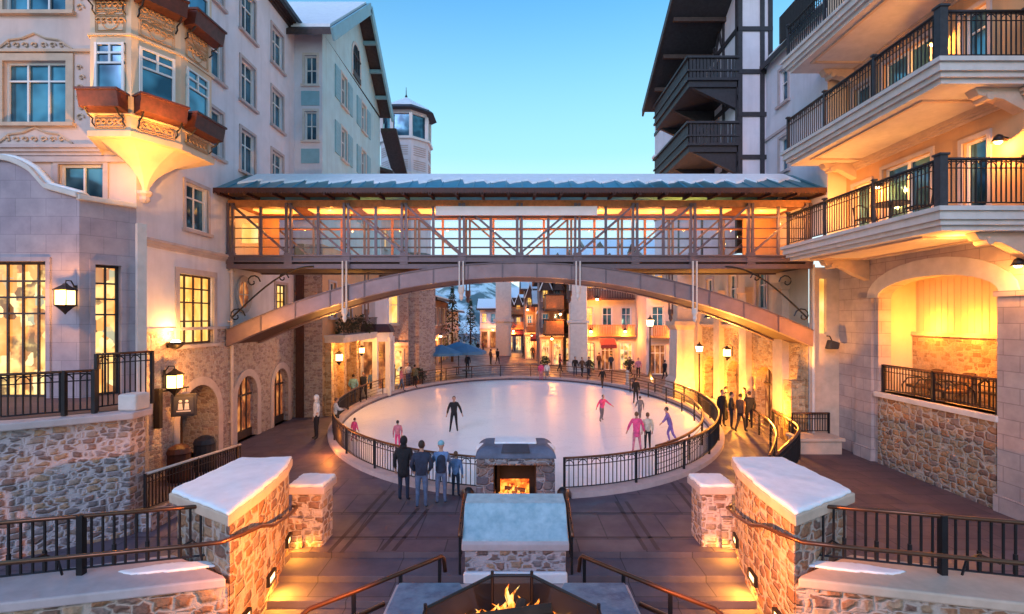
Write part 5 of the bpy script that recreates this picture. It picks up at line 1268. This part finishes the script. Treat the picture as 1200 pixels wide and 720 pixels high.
def bowl_light(p, dirn, label, W=50):
    d = Vector(dirn).normalized(); ang = math.degrees(math.atan2(d.y, d.x))+90
    r = thing('bowl_sconce', label, 'wall light', p, ang); F = WM[r.name]
    m = MB(F); m.loft([[(q*math.cos(t), -.28+q*math.sin(t), z) for t in [2*math.pi*i/14 for i in range(14)]] for q, z in ((.03,-.2),(.14,-.15),(.24,-.05),(.27,.04),(.23,.03),(.1,-.08))]); m.box(-.04,.04,-.1,0,-.15,.0)
    m.build('bowl', M['iron'], r, smooth=True)
    m = MB(F); m.ball((0,-.28,.03), .15, .15, .1, 10, 6); m.build('bulb_glass', M['lamp_hot'], r)
    lamp(F @ Vector((0,-.32,.3)), W, (1,.68,.35), .1, r); return r
bowl_light((-11.28, 16.75, 4.35), (1,0,0), 'glowing dark bowl uplight on the hotel wall above the lantern', 50)
def sconce(p, dirn, label, W=30, lit=True):
    d = Vector(dirn).normalized(); ang = math.degrees(math.atan2(d.y, d.x))+90
    r = thing('wall_sconce', label, 'wall light', p, ang); F = WM[r.name]
    m = MB(F); m.tube([(0,0,0), (0,-.2,.05), (0,-.25,.0)], .02, 5); m.loft([[(q*math.cos(t), -.25+q*math.sin(t), z) for t in [2*math.pi*i/10 for i in range(10)]] for q, z in ((.02,.1),(.08,.06),(.16,-.1),(.14,-.1))]); m.build('shade', M['iron'], r, smooth=True)
    m = MB(F); m.ball((0,-.25,-.09), .09, .09, .07, 8, 6); m.build('bulb_glass', M['lamp_hot'], r)
    lamp(F @ Vector((0,-.34,-.2)), W, (1,.58,.22), .08, r); return r
sconce((UW-.02, 17.3, 9.7), (-1,0,0), 'lit sconce beside the balcony doors on the lower balcony', 60)
sconce((UW-.02, 13.0, 9.75), (-1,0,0), 'lit sconce nearest the right edge on the lower balcony', 55)
sconce((UW-.02, 15.0, 13.3), (-1,0,0), 'sconce on the wall of the middle balcony', 45)
lamp((11.4, 13.2, 7.0), 25, (1,.55,.2), .1)
sconce((13.0, 12.9, 6.6), (-1,0,0), 'pale round light under the balcony corner at right', 45)
spotat((10.8, 20.0, 5.6), (11.6, 18.5, 9.5), 0.1, 60)
lamp((11.6, 18.6, 9.2), 40, (1,.6,.25), .1)
r = thing('speaker', 'black loudspeaker mounted on the pale stone corner right of the arch', 'speaker', (12.6, 20.35, 4.1))
m = MB(); m.slab([(12.35,19.95,3.95),(12.75,19.95,3.95),(12.8,19.95,4.2),(12.45,19.95,4.32)], (0,.3,0)); m.build('cabinet', M['wood_black'], r, bevel=.04); m = MB(); m.tube([(12.6,20.1,4.2),(12.6,20.3,4.45),(12.6,20.5,4.45)], .025, 5); m.build('bracket', M['iron'], r)
# street lamps
def post_lamp(p, h, label, W, double=False, s=1.0):
    r = thing('street_lamp', label, 'street lamp', p); F = WM[r.name]
    m = MB(F); m.lathe([(.16*s,0),(.18*s,.1),(.12*s,.4),(.07*s,.7),(.06*s,h-.3),(.1*s,h-.25),(.04*s,h-.2)], (0,0,0), 10); m.build('pole', M['iron'], r)
    m = MB(F); m.loft([[(x*q*s, y*q*s, h+z*s) for x, y in ((-1,-1),(1,-1),(1,1),(-1,1))] for q, z in ((.26,.3),(.2,.36),(.05,.55),(.02,.7))]); m.loft([[(x*q*s, y*q*s, h+z*s) for x, y in ((-1,-1),(1,-1),(1,1),(-1,1))] for q, z in ((.05,-.25),(.17,-.18),(.17,-.14))]); each(m, 'lantern_frame', M['iron'], r)
    m = MB(F); m.loft([[(x*q*s, y*q*s, h+z*s) for x, y in ((-1,-1),(1,-1),(1,1),(-1,1))] for q, z in ((.16,-.14),(.23,.3))]); m.build('glass', M['lamp_hot'], r)
    lamp(F @ Vector((0, -.45*s, 0)), W, (1,.6,.25), .15, r); return r
post_lamp((12.0, 44.5, 0), 4.6, 'bright street lamp in front of the far right shop building', 260, s=1.15)
post_lamp((10.9, 29.8, 0), 3.3, 'rink side lamp post against the yellow stone wall', 130, s=.7)
wall_lantern((11.6, 26.9, 3.4), (-1,0,0), 'small glowing lantern on the yellow stone wall by the dark group', 90, .9)
# hanging gooseneck lamps on the far right wall
for y, z, l_ in ((25.6, 5.3, 'nearer'), (28.4, 5.5, 'farther')):
    r = thing('gooseneck_lamp', 'dark gooseneck lamp with bell shade on the right wall, the %s of two' % l_, 'lamp', (11.9, y, z))
    m = MB(); m.tube([(11.9, y, z-.3), (11.6, y, z+.1), (11.2, y, z+.3), (10.95, y, z+.1), (10.9, y, z-.1)], .03, 6); m.build('arm', M['iron'], r)
    m = MB(); m.lathe([(.03,.05),(.1,0),(.26,-.22),(.22,-.22)], (10.9, y, z-.1), 12); m.build('shade', M['iron'], r)
    m = MB(); m.ball((10.9, y, z-.28), .1, .1, .08, 8, 6); m.build('bulb_glass', M['lamp_glass'], r)
# distant shop glows (lamps over the shop doors)
def shop_lamp(p, label, W):
    r = thing('shop_lamp', label, 'lamp', p); m = MB(); x, y, z = p; m.lathe([(.04,.25),(.2,.05),(.18,.0)], p, 8); m.build('shade', M['iron'], r); m = MB(); m.ball((x, y, z-.08), .14, .14, .12, 8, 6); m.build('bulb_glass', M['lamp_hot'], r); lamp((x, y-.3, z-.35), W, (1,.5,.2), .2, r)
for p, l_, W in (((5.0, 53.0, 5.6), 'small lamp on the upper stacked orange bay', 60), ((8.2, 49.3, 7.0), 'small lamp on the upper balcony of the double door building', 80), ((13.0, 45.2, 7.2), 'small lamp on the upper balcony of the far right shop', 80), ((1.9, 62.6, 6.2), 'small lamp on the middle distance chalet balcony', 120), ((-7.9, 52, 3.0), 'lamp over the nearest door of the shadowed building at left', 80), ((7.6, 49.3, 3.9), 'shop lamp left of the glowing double doors', 160), ((10.9, 49.3, 3.9), 'shop lamp right of the glowing double doors', 160), ((4.2, 54.0, 3.0), 'shop lamp under the stacked orange bays', 180), ((2.4, 62.4, 3.0), 'lamp over the red lit shop in the middle distance', 220), ((0.2, 78, 3.2), 'left of the two lamps near the street end', 260), ((-3.2, 86, 3.2), 'lamp on the white house at the street end', 260), ((-9.0, 38.4, 3.2), 'lamp over the window of the stone corner house', 60), ((14.5, 45.2, 4.0), 'shop lamp behind the street lamp at the far right', 150), ((-7.8, 56, 3.2), 'lamp on the tall shadowed building at left', 90)): shop_lamp(p, l_, W)
# ============================================================ SIGN, BINS, FURNITURE
SG = thing('hanging_sign', 'square black hanging sign with white emblem beside the first archway', 'sign', (-11.2, 16.9, 2.4))
m = MB(); m.box(-11.24, -11.05, 16.05, 16.2, 1.7, 2.95); m.beam((-11.1, 16.15, 2.85), (-10.9, 17.25, 2.85), .05, .05); m.tube([(-10.94, 16.62, 2.85), (-10.94, 16.62, 2.7)], .012, 4); m.tube([(-10.9, 17.15, 2.85), (-10.9, 17.15, 2.7)], .012, 4); m.build('bracket', M['iron'], SG)
Fs = frame(-11.02, 16.55, 0, 20)
m = MB(Fs); m.box(0, .72, -.04, .04, 1.98, 2.7); m.build('board', M['wood_black'], SG)
m = MB(Fs); m.box(.08, .64, -.052, -.041, 2.06, 2.62); m.build('panel', M['slate'], SG)
m = MB(Fs)
for cx in (.27, .45): m.ball((cx, -.056, 2.47), .05, .006, .05, 10, 6); m.slab([(cx-.07, -.06, 2.2), (cx+.07, -.06, 2.2), (cx+.05, -.06, 2.4), (cx-.05, -.06, 2.4)], (0, .006, 0))
m.box(.16, .56, -.06, -.053, 2.13, 2.17); m.build('emblem', M['white_wood'], SG)
for i, (x, y, l_) in enumerate(((-10.6, 16.3, 'dark bin with domed lid nearest the sign'), (-10.5, 17.5, 'dark bin with domed lid beside the wooden arched door'))):
    m = MB(); m.lathe([(.02,0),(.3,0),(.33,.1),(.33,.85),(.36,.9),(.3,1.05),(.12,1.15),(.02,1.17)], (x, y, 0), 14); solo(m, 'bin', M['wood_red'] if i == 0 else M['wood_black'], l_, 'bin', (x, y, 0), smooth=False)
# alcove seats
def lounge(p, rz, label):
    r = thing('lounge_chair', label, 'chair', p, rz); F = WM[r.name]
    m = MB(F); m.box(-.3,.3,-.3,.35,.3,.4); m.slab([(-.3,.3,.4),(.3,.3,.4),(.3,.5,.95),(-.3,.5,.95)], (0,.06,0)); m.build('cushion', M['cloth_brown'], r, bevel=.03)
    m = MB(F)
    for s_ in (-1, 1): m.tube([(s_*.34, -.35, 0), (s_*.34, -.38, .35), (s_*.34, -.2, .6), (s_*.34, .2, .62), (s_*.34, .45, .4), (s_*.34, .5, 0)], .025, 6)
    m.build('frame', M['iron'], r); return r
for x, l_ in ((3.0, 'farther dark cushioned metal chair behind the alcove railing'), (4.2, 'nearer dark cushioned metal chair behind the alcove railing')):
    p = FRW @ Vector((x, .85, 2.5)); lounge(tuple(p), -100, l_)
# hoops on the alcove railing seen against the light
r = thing('bench', 'long dark metal bench with curved ends inside the lit alcove', 'bench', tuple(FRW @ Vector((5, 1.9, 2.5))))
m = MB(FRW); m.box(5.0, 6.9, 1.0, 1.3, 2.9, 2.96); m.build('seat', M['wood_dark'], r); m = MB(FRW)
for x in (5.05, 6.85): m.tube([(x, 1.0, 2.5), (x, 1.0, 3.2), (x, 1.15, 3.35), (x, 1.3, 3.2), (x, 1.3, 2.5)], .03, 6)
m.tube([(5.05, 1.02, 3.2), (5.3, 1.02, 3.4), (6.6, 1.02, 3.4), (6.85, 1.02, 3.2)], .03, 6); m.build('frame', M['iron'], r)
# balcony furniture
r = thing('patio_table', 'dark patio table on the lower right balcony', 'table', (11.3, 15.3, 7.86))
m = MB(); m.lathe([(.5,.70),(.5,.74)], (11.3,15.3,7.86), 16); m.build('table_top', M['iron'], r); m = MB(); m.lathe([(.25,0),(.04,.05),(.04,.7)], (11.3,15.3,7.86), 8); m.build('pedestal', M['iron'], r)
for x, y, rz, l_ in ((11.2, 16.2, 0, 'patio chair behind the table on the lower right balcony'), (11.4, 14.4, 180, 'patio chair in front of the table on the lower right balcony')):
    r = thing('patio_chair', l_, 'chair', (x, y, 7.86), rz); F = WM[r.name]
    m = MB(F); m.box(-.22,.22,-.22,.22,.42,.46); m.build('seat', M['iron'], r); m = MB(F); m.tube([(-.2,.22,.44),(-.22,.28,.85),(0,.3,.95),(.22,.28,.85),(.2,.22,.44)], .02, 5); m.tube([(0,.24,.44),(0,.3,.95)], .015, 5); m.build('backrest', M['iron'], r)
    for sx in (-1, 1):
        for sy in (-1, 1): m = MB(F); m.tube([(.2*sx,.2*sy,.43),(.23*sx,.24*sy,0)], .015, 5); m.build('leg', M['iron'], r)
# stone planter bench with railing next to the right pilaster
PL = thing('stone_planter', 'low orange lit stone block with flat cap in front of the right column', 'stone block', (11.8, 19.8, 0))
m = MB(); m.box(10.95, 12.5, 19.4, 20.3, -.03, .5); m.build('rubble', M['stone_orange'], PL); m = MB(); m.box(10.87, 12.58, 19.3, 20.35, .501, .62); m.build('coping', M['stone_orange'], PL, bevel=.02)
railing('railing', [(11.05, 20.2, .62), (12.5, 20.2, .62)], 'short black railing on the low stone block by the right column', h=.8, step=.1, post=1.45, style='x')
# umbrellas with tables
def umbrella(x, y, label, s=1.0, ph=0):
    r = thing('patio_umbrella', label, 'umbrella', (x, y, 0), 0, 'blue umbrellas on the far cafe terrace')
    m = MB(); m.tube([(x,y,0),(x,y,2.9)], .035, 6); m.build('pole', M['iron'], r)
    m = MB(); m.loft([octa(q*s, z, (x, y), 8, ph) for q, z in ((1.75,2.1),(1.72,2.3),(.95,2.62),(.06,2.95))], cap=False); m.build('canopy', M['umbrella_cloth'], r)
umbrella(-5.8, 42, 'leftmost blue umbrella beside the stone turret'); umbrella(-3.9, 43.5, 'blue umbrella at the right of the cafe terrace', 1.0, .2); umbrella(-4.9, 47, 'blue umbrella behind the other two', 1.1, .1)
def table_set(x, y, label):
    r = thing('cafe_table', label, 'table', (x, y, 0)); m = MB(); m.lathe([(.4,.72),(.4,.76)], (x,y,0), 12); m.build('table_top', M['iron'], r); m = MB(); m.lathe([(.22,0),(.03,.04),(.03,.72)], (x,y,0), 6); m.build('pedestal', M['iron'], r)
for i, (x, y) in enumerate(((-5.8, 41.4), (-3.8, 43.0), (-5, 46.2))): table_set(x, y, 'cafe table under the %s blue umbrella' % ('left', 'right', 'rear')[i])
def shrub(x, y, z, r_, label, n=260, pot=True):
    rnd = random.Random(int(x*100+y)); q = thing('potted_shrub' if pot else 'balcony_shrub', label, 'plant', (x, y, z))
    if pot: m = MB(); m.lathe([(r_*.45,0),(r_*.6,.4),(r_*.65,.42),(r_*.5,.42)], (x,y,z), 10); m.build('pot', M['planter_clay'], q)
    m = MB(); h0 = .4 if pot else 0
    for i in range(n):
        a, b = rnd.uniform(0, 6.28), rnd.uniform(-.6, 1.4); k = r_*rnd.uniform(.4, 1.1); p = Vector((x+k*math.cos(a)*math.cos(b), y+k*math.sin(a)*math.cos(b), z+h0+r_*.6+k*math.sin(b)))
        d = Vector((rnd.uniform(-1,1), rnd.uniform(-1,1), rnd.uniform(-1,1))).normalized()*.1; e = d.cross(Vector((.3,.5,.8))).normalized()*.06; m.poly([p-e, p+d, p+e, p-d])
    m.build('foliage', M['leaf'], q)
shrub(-9.3, 31.4, 4.25, .7, 'bushy evergreen on the balcony under the left arch end', pot=False); shrub(-9.3, 28.6, 4.25, .6, 'dark shrub on the balcony nearer the hotel', pot=False)
shrub(7.3, 48.2, 0, .45, 'potted shrub left of the glowing double doors'); shrub(11.2, 49, 0, .5, 'potted shrub right of the glowing double doors'); shrub(-7.1, 39.0, 0, .6, 'potted shrub below the stone house window')
shrub(3.4, 52.5, 0, .5, 'potted shrub under the stacked orange bays')
# bollard and red kiosk
m = MB(); m.lathe([(.14,0),(.16,.1),(.1,.2),(.1,.9),(.15,1.0),(.06,1.12)], (8.9, 39.5, 0), 10); solo(m, 'bollard', M['stone_pale'], 'pale bollard outside the fence at the far right of the rink', 'bollard', (8.9,39.5,0))

# ============================================================ PEOPLE
def skinned(V, E, name):
    me = bpy.data.meshes.new(name); bm = bmesh.new(); ly = bm.verts.layers.skin.verify(); vs = []
    for i, (p, r_) in enumerate(V):
        v = bm.verts.new(p); rr = r_ if isinstance(r_, tuple) else (r_, r_); v[ly].radius = rr; v[ly].use_root = (i == 0); vs.append(v)
    for a, b in E: bm.edges.new((vs[a], vs[b]))
    bm.to_mesh(me); bm.free(); o = bpy.data.objects.new(name, me); C.objects.link(o)
    s = o.modifiers.new('s', 'SKIN'); s.use_smooth_shade = True; u = o.modifiers.new('u', 'SUBSURF'); u.levels = u.render_levels = 1
    dg = bpy.context.evaluated_depsgraph_get(); out = bpy.data.meshes.new_from_object(o.evaluated_get(dg)); bpy.data.objects.remove(o); bpy.data.meshes.remove(me)
    return out
def body_joints(pose, k=1.0):
    """joint positions of a 1.75 m figure facing -Y; pose holds arm and leg offsets"""
    ln = pose.get('lean', 0)                 # forward lean
    def L(x, y, z): return Vector((x, y-ln*max(0, z-.9), z))
    J = dict(pel=L(0,0,.95), wai=L(0,0,1.1), che=L(0,0,1.32), nb=L(0,.0,1.47), nk=L(0,-.01,1.54))
    for s_, n in ((-1, 'l'), (1, 'r')):
        J['sh'+n] = L(s_*.18, 0, 1.42)
        e, w_ = pose.get('arm'+n, ((.07, .02, -.28), (.0, -.08, -.25)))
        J['el'+n] = J['sh'+n]+Vector((s_*e[0], e[1], e[2])); J['wr'+n] = J['el'+n]+Vector((s_*w_[0], w_[1], w_[2]))
        d = (J['wr'+n]-J['el'+n]).normalized(); J['ha'+n] = J['wr'+n]+d*.09
        kx, ky, ax, ay = pose.get('leg'+n, (.0, -.02, .0, .0))
        J['hi'+n] = Vector((s_*.09, 0, .9)); J['kn'+n] = Vector((s_*(.10+kx), ky, .5)); J['an'+n] = Vector((s_*(.11+ax), ay, .1)); J['to'+n] = J['an'+n]+Vector((s_*.02, -.15, -.06))
    return J
def person(loc, rz, h, pose, top, legs, label, head='hair_dark', hood=False, skirt=False, group=None, fat=1.0, hatm=None, coat=False, vest=False):
    r = thing('person', label, 'person', loc, rz, group); s = h/1.75; J = body_joints(pose)
    V = []; E = []; ix = {}
    def add(n, rad): ix[n] = len(V); V.append((J[n], rad))
    add('pel', (.15*fat, .11*fat)); add('wai', (.13*fat, .10*fat)); add('che', (.16*fat, .12*fat)); add('nb', (.085, .08)); add('nk', .055)
    E += [(0,1), (1,2), (2,3), (3,4)]
    for n in 'lr':
        for q, rad in (('sh', .07), ('el', .048), ('wr', .034), ('ha', .036)): add(q+n, rad)
        E += [(ix['che'], ix['sh'+n]), (ix['sh'+n], ix['el'+n]), (ix['el'+n], ix['wr'+n]), (ix['wr'+n], ix['ha'+n])]
        for q, rad in (('hi', .095), ('kn', .064), ('an', .045), ('to', .04)): add(q+n, rad)
        E += [(ix['pel'], ix['hi'+n]), (ix['hi'+n], ix['kn'+n]), (ix['kn'+n], ix['an'+n]), (ix['an'+n], ix['to'+n])]
    me = skinned(V, E, 'body')
    # head, face, ears and fingers joined into the same body mesh
    m = MB(); nk = J['nk']; hc = nk+Vector((0, -.015, .125))
    m.ball(hc, .078, .098, .118, 14, 10); m.ball(hc+Vector((0,-.10,-.02)), .013, .022, .024, 6, 4); m.ball(hc+Vector((0,-.088,-.062)), .026, .012, .009, 6, 4)
    for e in (-1, 1): m.ball(hc+Vector((e*.078, .005, -.01)), .012, .022, .032, 6, 4); m.ball(hc+Vector((e*.03,-.088,.012)), .014, .01, .009, 6, 4)
    m.tube([nk-Vector((0,0,.08)), hc-Vector((0,-.01,.06))], .052, 8)
    for n in 'lr':
        d = (J['ha'+n]-J['wr'+n]).normalized(); a = d.cross(Vector((0,1,.1))).normalized(); sgn = -1 if n == 'l' else 1
        for k, ln_ in enumerate((.062, .072, .068, .052)):
            b = J['ha'+n]+a*(k-1.5)*.018+d*.02; m.tube([b-d*.02, b+d*ln_*.55, b+d*ln_+Vector((0,-.02,-.005))], .0085, 5, .006)
        b = J['wr'+n]+d*.03; m.tube([b, b+Vector((0,-.04,0))+d*.02, b+Vector((0,-.05,0))+d*.06], .010, 5, .008)
    hd = m.mesh('h'); bm = bmesh.new(); bm.from_mesh(me); nb_ = len(bm.faces); bm.from_mesh(hd); bm.faces.ensure_lookup_table()
    for i, f in enumerate(bm.faces):
        f.smooth = True; c = f.calc_center_median()
        if i >= nb_: f.material_index = 2; continue
        dh = min((c-J['ha'+n]).length for n in 'lr')
        if c.z < .11: mi = 3
        elif c.z > 1.5-.0 and (c-J['nk']).length < .12: mi = 2
        elif dh < .09 and c.z < 1.5: mi = 2
        elif c.z < .97 and min((Vector((c.x, c.y, 0))-Vector((J['wr'+n].x, J['wr'+n].y, 0))).length for n in 'lr') > .09: mi = 1
        elif c.z < .8: mi = 1
        else: mi = 0
        f.material_index = mi
    bm.to_mesh(me); bm.free(); bpy.data.meshes.remove(hd)
    for q in (top, legs, 'skin', 'shoe'): me.materials.append(M[q if q in ('skin', 'shoe') else 'cloth_'+q])
    b = bpy.data.objects.new('body', me); C.objects.link(b); b.parent = r; b.scale = (s, s, s)
    # jacket: looser shell over trunk and sleeves, with a hem
    V2 = [(J['wai']+Vector((0,0,-.02)), (.155*fat, .125*fat)), (J['pel']+Vector((0,0,-.06)), (.165*fat, .125*fat)), (J['che'], (.175*fat, .135*fat)), (J['nb'], (.09, .085))]; E2 = [(0,1), (0,2), (2,3)]
    if coat: V2.append((J['pel']+Vector((0,0,-.32)), (.18*fat, .15*fat))); E2.append((1, len(V2)-1))
    for n in ('' if vest else 'lr'):
        i0 = len(V2); V2 += [(J['sh'+n], .082), (J['el'+n], .062), (J['wr'+n], .046)]; E2 += [(2, i0), (i0, i0+1), (i0+1, i0+2)]
    jm = skinned(V2, E2, 'jacket'); jm.materials.append(M['cloth_'+(vest or top)]); j = bpy.data.objects.new('jacket', jm); C.objects.link(j); j.parent = r; j.scale = (s, s, s)
    m = MB()
    if hood: m.ball(hc+Vector((0,.02,.01)), .105, .115, .14, 12, 8); m.tube([nk+Vector((0,.03,-.07)), nk+Vector((0,.02,.03))], .10, 10, .09); nm, mm = 'hood', M['cloth_'+top]
    elif hatm: m.ball(hc+Vector((0,.005,.055)), .092, .105, .085, 12, 8); m.lathe([(.094,-.02),(.098,0),(.094,.03)], hc+Vector((0,0,.04)), 12); nm, mm = 'hat', M['cloth_'+hatm]
    else: m.ball(hc+Vector((0,.022,.025)), .088, .098, .112, 12, 8); nm, mm = 'hair', M[head]
    hm = m.build(nm, mm, None, smooth=True); hm.parent = r; hm.scale = (s, s, s)
    if skirt:
        m = MB(); m.lathe([(.13,1.0),(.2,.85),(.26,.72),(.24,.72)], (0,0,0), 12); q = m.build('skirt', M['cloth_'+top], None, smooth=True); q.parent = r; q.scale = (s,)*3
    return r
STAND = {}
POCKET = dict(arml=((.09,.03,-.27),(-.08,-.12,-.17)), armr=((.09,.03,-.27),(-.08,-.12,-.17)))
LEANF = dict(arml=((.05,-.12,-.25),(-.05,-.22,.0)), armr=((.05,-.12,-.25),(-.05,-.22,.0)), lean=.12)
WALK = dict(legl=(0,-.14,0,-.18), legr=(0,.04,0,.24), arml=((.06,.1,-.26),(.0,.0,-.25)), armr=((.06,-.12,-.25),(.0,-.16,-.2)))
SKATE = dict(legl=(.04,-.05,.08,-.05), legr=(.02,.0,.05,.1), arml=((.10,.02,-.26),(.06,-.06,-.24)), armr=((.13,-.02,-.25),(.08,-.04,-.23)), lean=.06)
GLIDE = dict(legl=(.02,-.15,.04,-.05), legr=(.06,.12,.14,.4), arml=((.14,.05,-.24),(.10,-.02,-.2)), armr=((.2,-.1,-.2),(.14,-.12,-.12)), lean=.3)
HOLD = dict(arml=((.05,.02,-.28),(.0,-.05,-.25)), armr=((.2,-.08,-.2),(.22,-.1,-.05)))
ICE = -.12
def gnd(px, py, z=0): q = gp(px, py, z); return (q[0], q[1], z)
# watchers beside the fireplace
person(gnd(473, 588), 175, 1.80, STAND, 'black', 'navy', 'tall person in long black coat, leftmost of the watchers at the near fence', fat=1.12, coat=True, hood=True)
person(gnd(494, 597), 185, 1.82, POCKET, 'navy', 'denim', 'person in dark jacket and blue jeans standing in the middle of the watchers', fat=1.12)
person(gnd(517, 592), 190, 1.72, LEANF, 'blue', 'denim', vest='navy', label= 'person in pale blue hat and dark vest watching beside the child', hatm='teal', fat=1.1)
person(gnd(534, 583), 170, 1.30, STAND, 'blue', 'navy', 'small child in blue coat at the fence left of the fireplace', head='hair_brown')
# pair at the gate on the left
person(gnd(371, 515), -50, 1.85, HOLD, 'white', 'black', 'person in white hooded jacket leaning at the left rink entrance', hood=True)
person(gnd(392, 506), 120, 1.5, LEANF, 'white', 'black', 'shorter person in white vest facing the hooded person at the rink entrance', head='hair_brown')
# skaters
person(gnd(532, 506, ICE), 5, 1.62, SKATE, 'black', 'black', 'lone skater in black near the middle of the ice')
person(gnd(466, 527, ICE), 200, 1.15, STAND, 'rose', 'pink', 'child skater in pink jacket behind the leftmost watcher')
person(gnd(415, 518, ICE), 150, 1.0, SKATE, 'pink', 'rose', 'small pink child skater by the left fence with lights')
person(gnd(705, 494, ICE), 20, 1.35, GLIDE, 'pink', 'grey', 'gliding skater in bright pink alone right of centre')
person(gnd(746, 530, ICE), 170, 1.55, SKATE, 'pink', 'rose', 'skater in deep pink jacket, left of the close pair on the right', head='hair_brown', coat=True)
person(gnd(759, 528, ICE), 185, 1.48, STAND, 'cream', 'black', 'skater in cream top and black trousers beside the pink jacket', head='hair_brown')
person(gnd(786, 520, ICE), 250, 1.5, GLIDE, 'purple', 'purple', 'skater in purple gliding quickly near the right fence')
person(gnd(750, 492, ICE), 190, 1.2, WALK, 'grey', 'grey', 'small grey clad skater directly behind the close pair')
person(gnd(745, 473, ICE), 160, 1.55, WALK, 'black', 'black', 'dark clad skater beside the curved fence at right')
person(gnd(706, 455, ICE), 200, 1.5, WALK, 'black', 'brown', 'dark clad skater holding the fence at the far right')
person(gnd(634, 446, ICE), 180, 1.5, STAND, 'pink', 'rose', 'pink clad child at the far fence, left of a pale companion')
person(gnd(641, 446, ICE), 180, 1.5, STAND, 'white', 'grey', 'pale clad child at the far fence beside the pink one')
# watchers beyond the far fence
for i, (px, py, t_, l_) in enumerate(((674, 441, 'black', 'dark figure at left of the trio beyond the far fence'), (682, 442, 'brown', 'brown coated figure in the middle of the trio beyond the far fence'), (690, 441, 'black', 'dark figure at right of the trio beyond the far fence'),
    (656, 436, 'red', 'red coated walker by the potted shrub far across the rink'), (575, 428, 'brown', 'walker in brown far along the street'), (583, 427, 'black', 'walker in black far along the street'), (548, 436, 'navy', 'figure in navy seated side of the cafe terrace'))):
    person(gnd(px, py), 30*i, 1.7, WALK if i % 2 else STAND, t_, 'black' if i % 2 else 'navy', l_)
# strollers down the street
for i, (px, py, t_, l_) in enumerate(((560, 415, 'black', 'black clad stroller beyond the cafe terrace'), (566, 414, 'red', 'stroller in red beyond the cafe terrace'), (592, 413, 'navy', 'navy clad stroller at the foot of the grey pylon'), (603, 411, 'grey', 'grey clad stroller just right of the pylon'), (613, 418, 'brown', 'brown coated stroller before the red awning'), (624, 421, 'black', 'black clad stroller nearest the stacked orange bays'), (645, 424, 'olive', 'olive coated stroller under the stacked orange bays'), (702, 434, 'brown', 'brown coated person at the glowing double doors'), (716, 436, 'navy', 'navy clad person at the glowing double doors'), (738, 441, 'black', 'black clad person left of the street lamp'), (748, 443, 'rose', 'rose coated person beside the street lamp'), (538, 411, 'black', 'black clad stroller behind the rear umbrella'), (779, 447, 'black', 'black clad person between street lamp and white column'))):
    person(gnd(px, py), 70*i, 1.7, (WALK, STAND, POCKET)[i % 3], t_, 'black', l_)
# crowd to the left of the rink
for i, (px, py, t_, g_, l_) in enumerate(((380, 474, 'black', 'navy', 'person in black near the lit shop door at left'), (402, 476, 'cream', 'grey', 'person in cream coat by the left curve of the fence'), (426, 468, 'navy', 'navy', 'person in navy in front of the white shop bay'), (436, 465, 'blue', 'black', 'person in blue in front of the white shop bay'),
    (455, 462, 'red', 'black', 'person in red jacket left of the stone house window'), (470, 459, 'rose', 'denim', 'person in dusty pink in front of the stone house window'), (486, 455, 'olive', 'black', 'person in olive coat below the stone house window'), (414, 472, 'teal', 'denim', 'person in teal between the cream and navy coats'),
    (445, 460, 'black', 'black', 'dark figure between the blue and red jackets at left'), (462, 455, 'brown', 'black', 'brown coated figure behind the dusty pink coat'), (496, 450, 'black', 'navy', 'black clad figure nearest the umbrellas at left'), (420, 463, 'grey', 'black', 'grey coated figure behind the teal coat'), (478, 452, 'white', 'denim', 'pale jacketed figure behind the olive coat'), (392, 468, 'red', 'navy', 'person in dark red between the black and cream coats'))):
    person(gnd(px, py), 40*i-90, 1.7, (STAND, POCKET, WALK)[i % 3], t_, g_, l_)
# crowd by the yellow wall at right
for i, (px, py, t_, l_) in enumerate(((846, 500, 'black', 'dark figure leftmost in the group by the yellow wall'), (857, 504, 'black', 'dark figure second from left in the group by the yellow wall'), (868, 507, 'brown', 'brown coated figure in the group by the yellow wall'), (878, 503, 'black', 'dark figure at right of the group by the yellow wall'), (851, 494, 'navy', 'figure in navy at the back of the group by the yellow wall'), (872, 496, 'olive', 'figure in olive at the back right of the group'))):
    person(gnd(px, py), 50*i+20, 1.72, (STAND, POCKET, WALK)[i % 3], t_, 'black', l_, fat=1.1)
person(gnd(934, 508), 100, 1.75, POCKET, 'purple', 'navy', 'person in purple beside the low stone block at right')
# warm glow at the rink entrance
lamp((-6.9, 19.2, .5), 25, (1,.4,.12), .1);
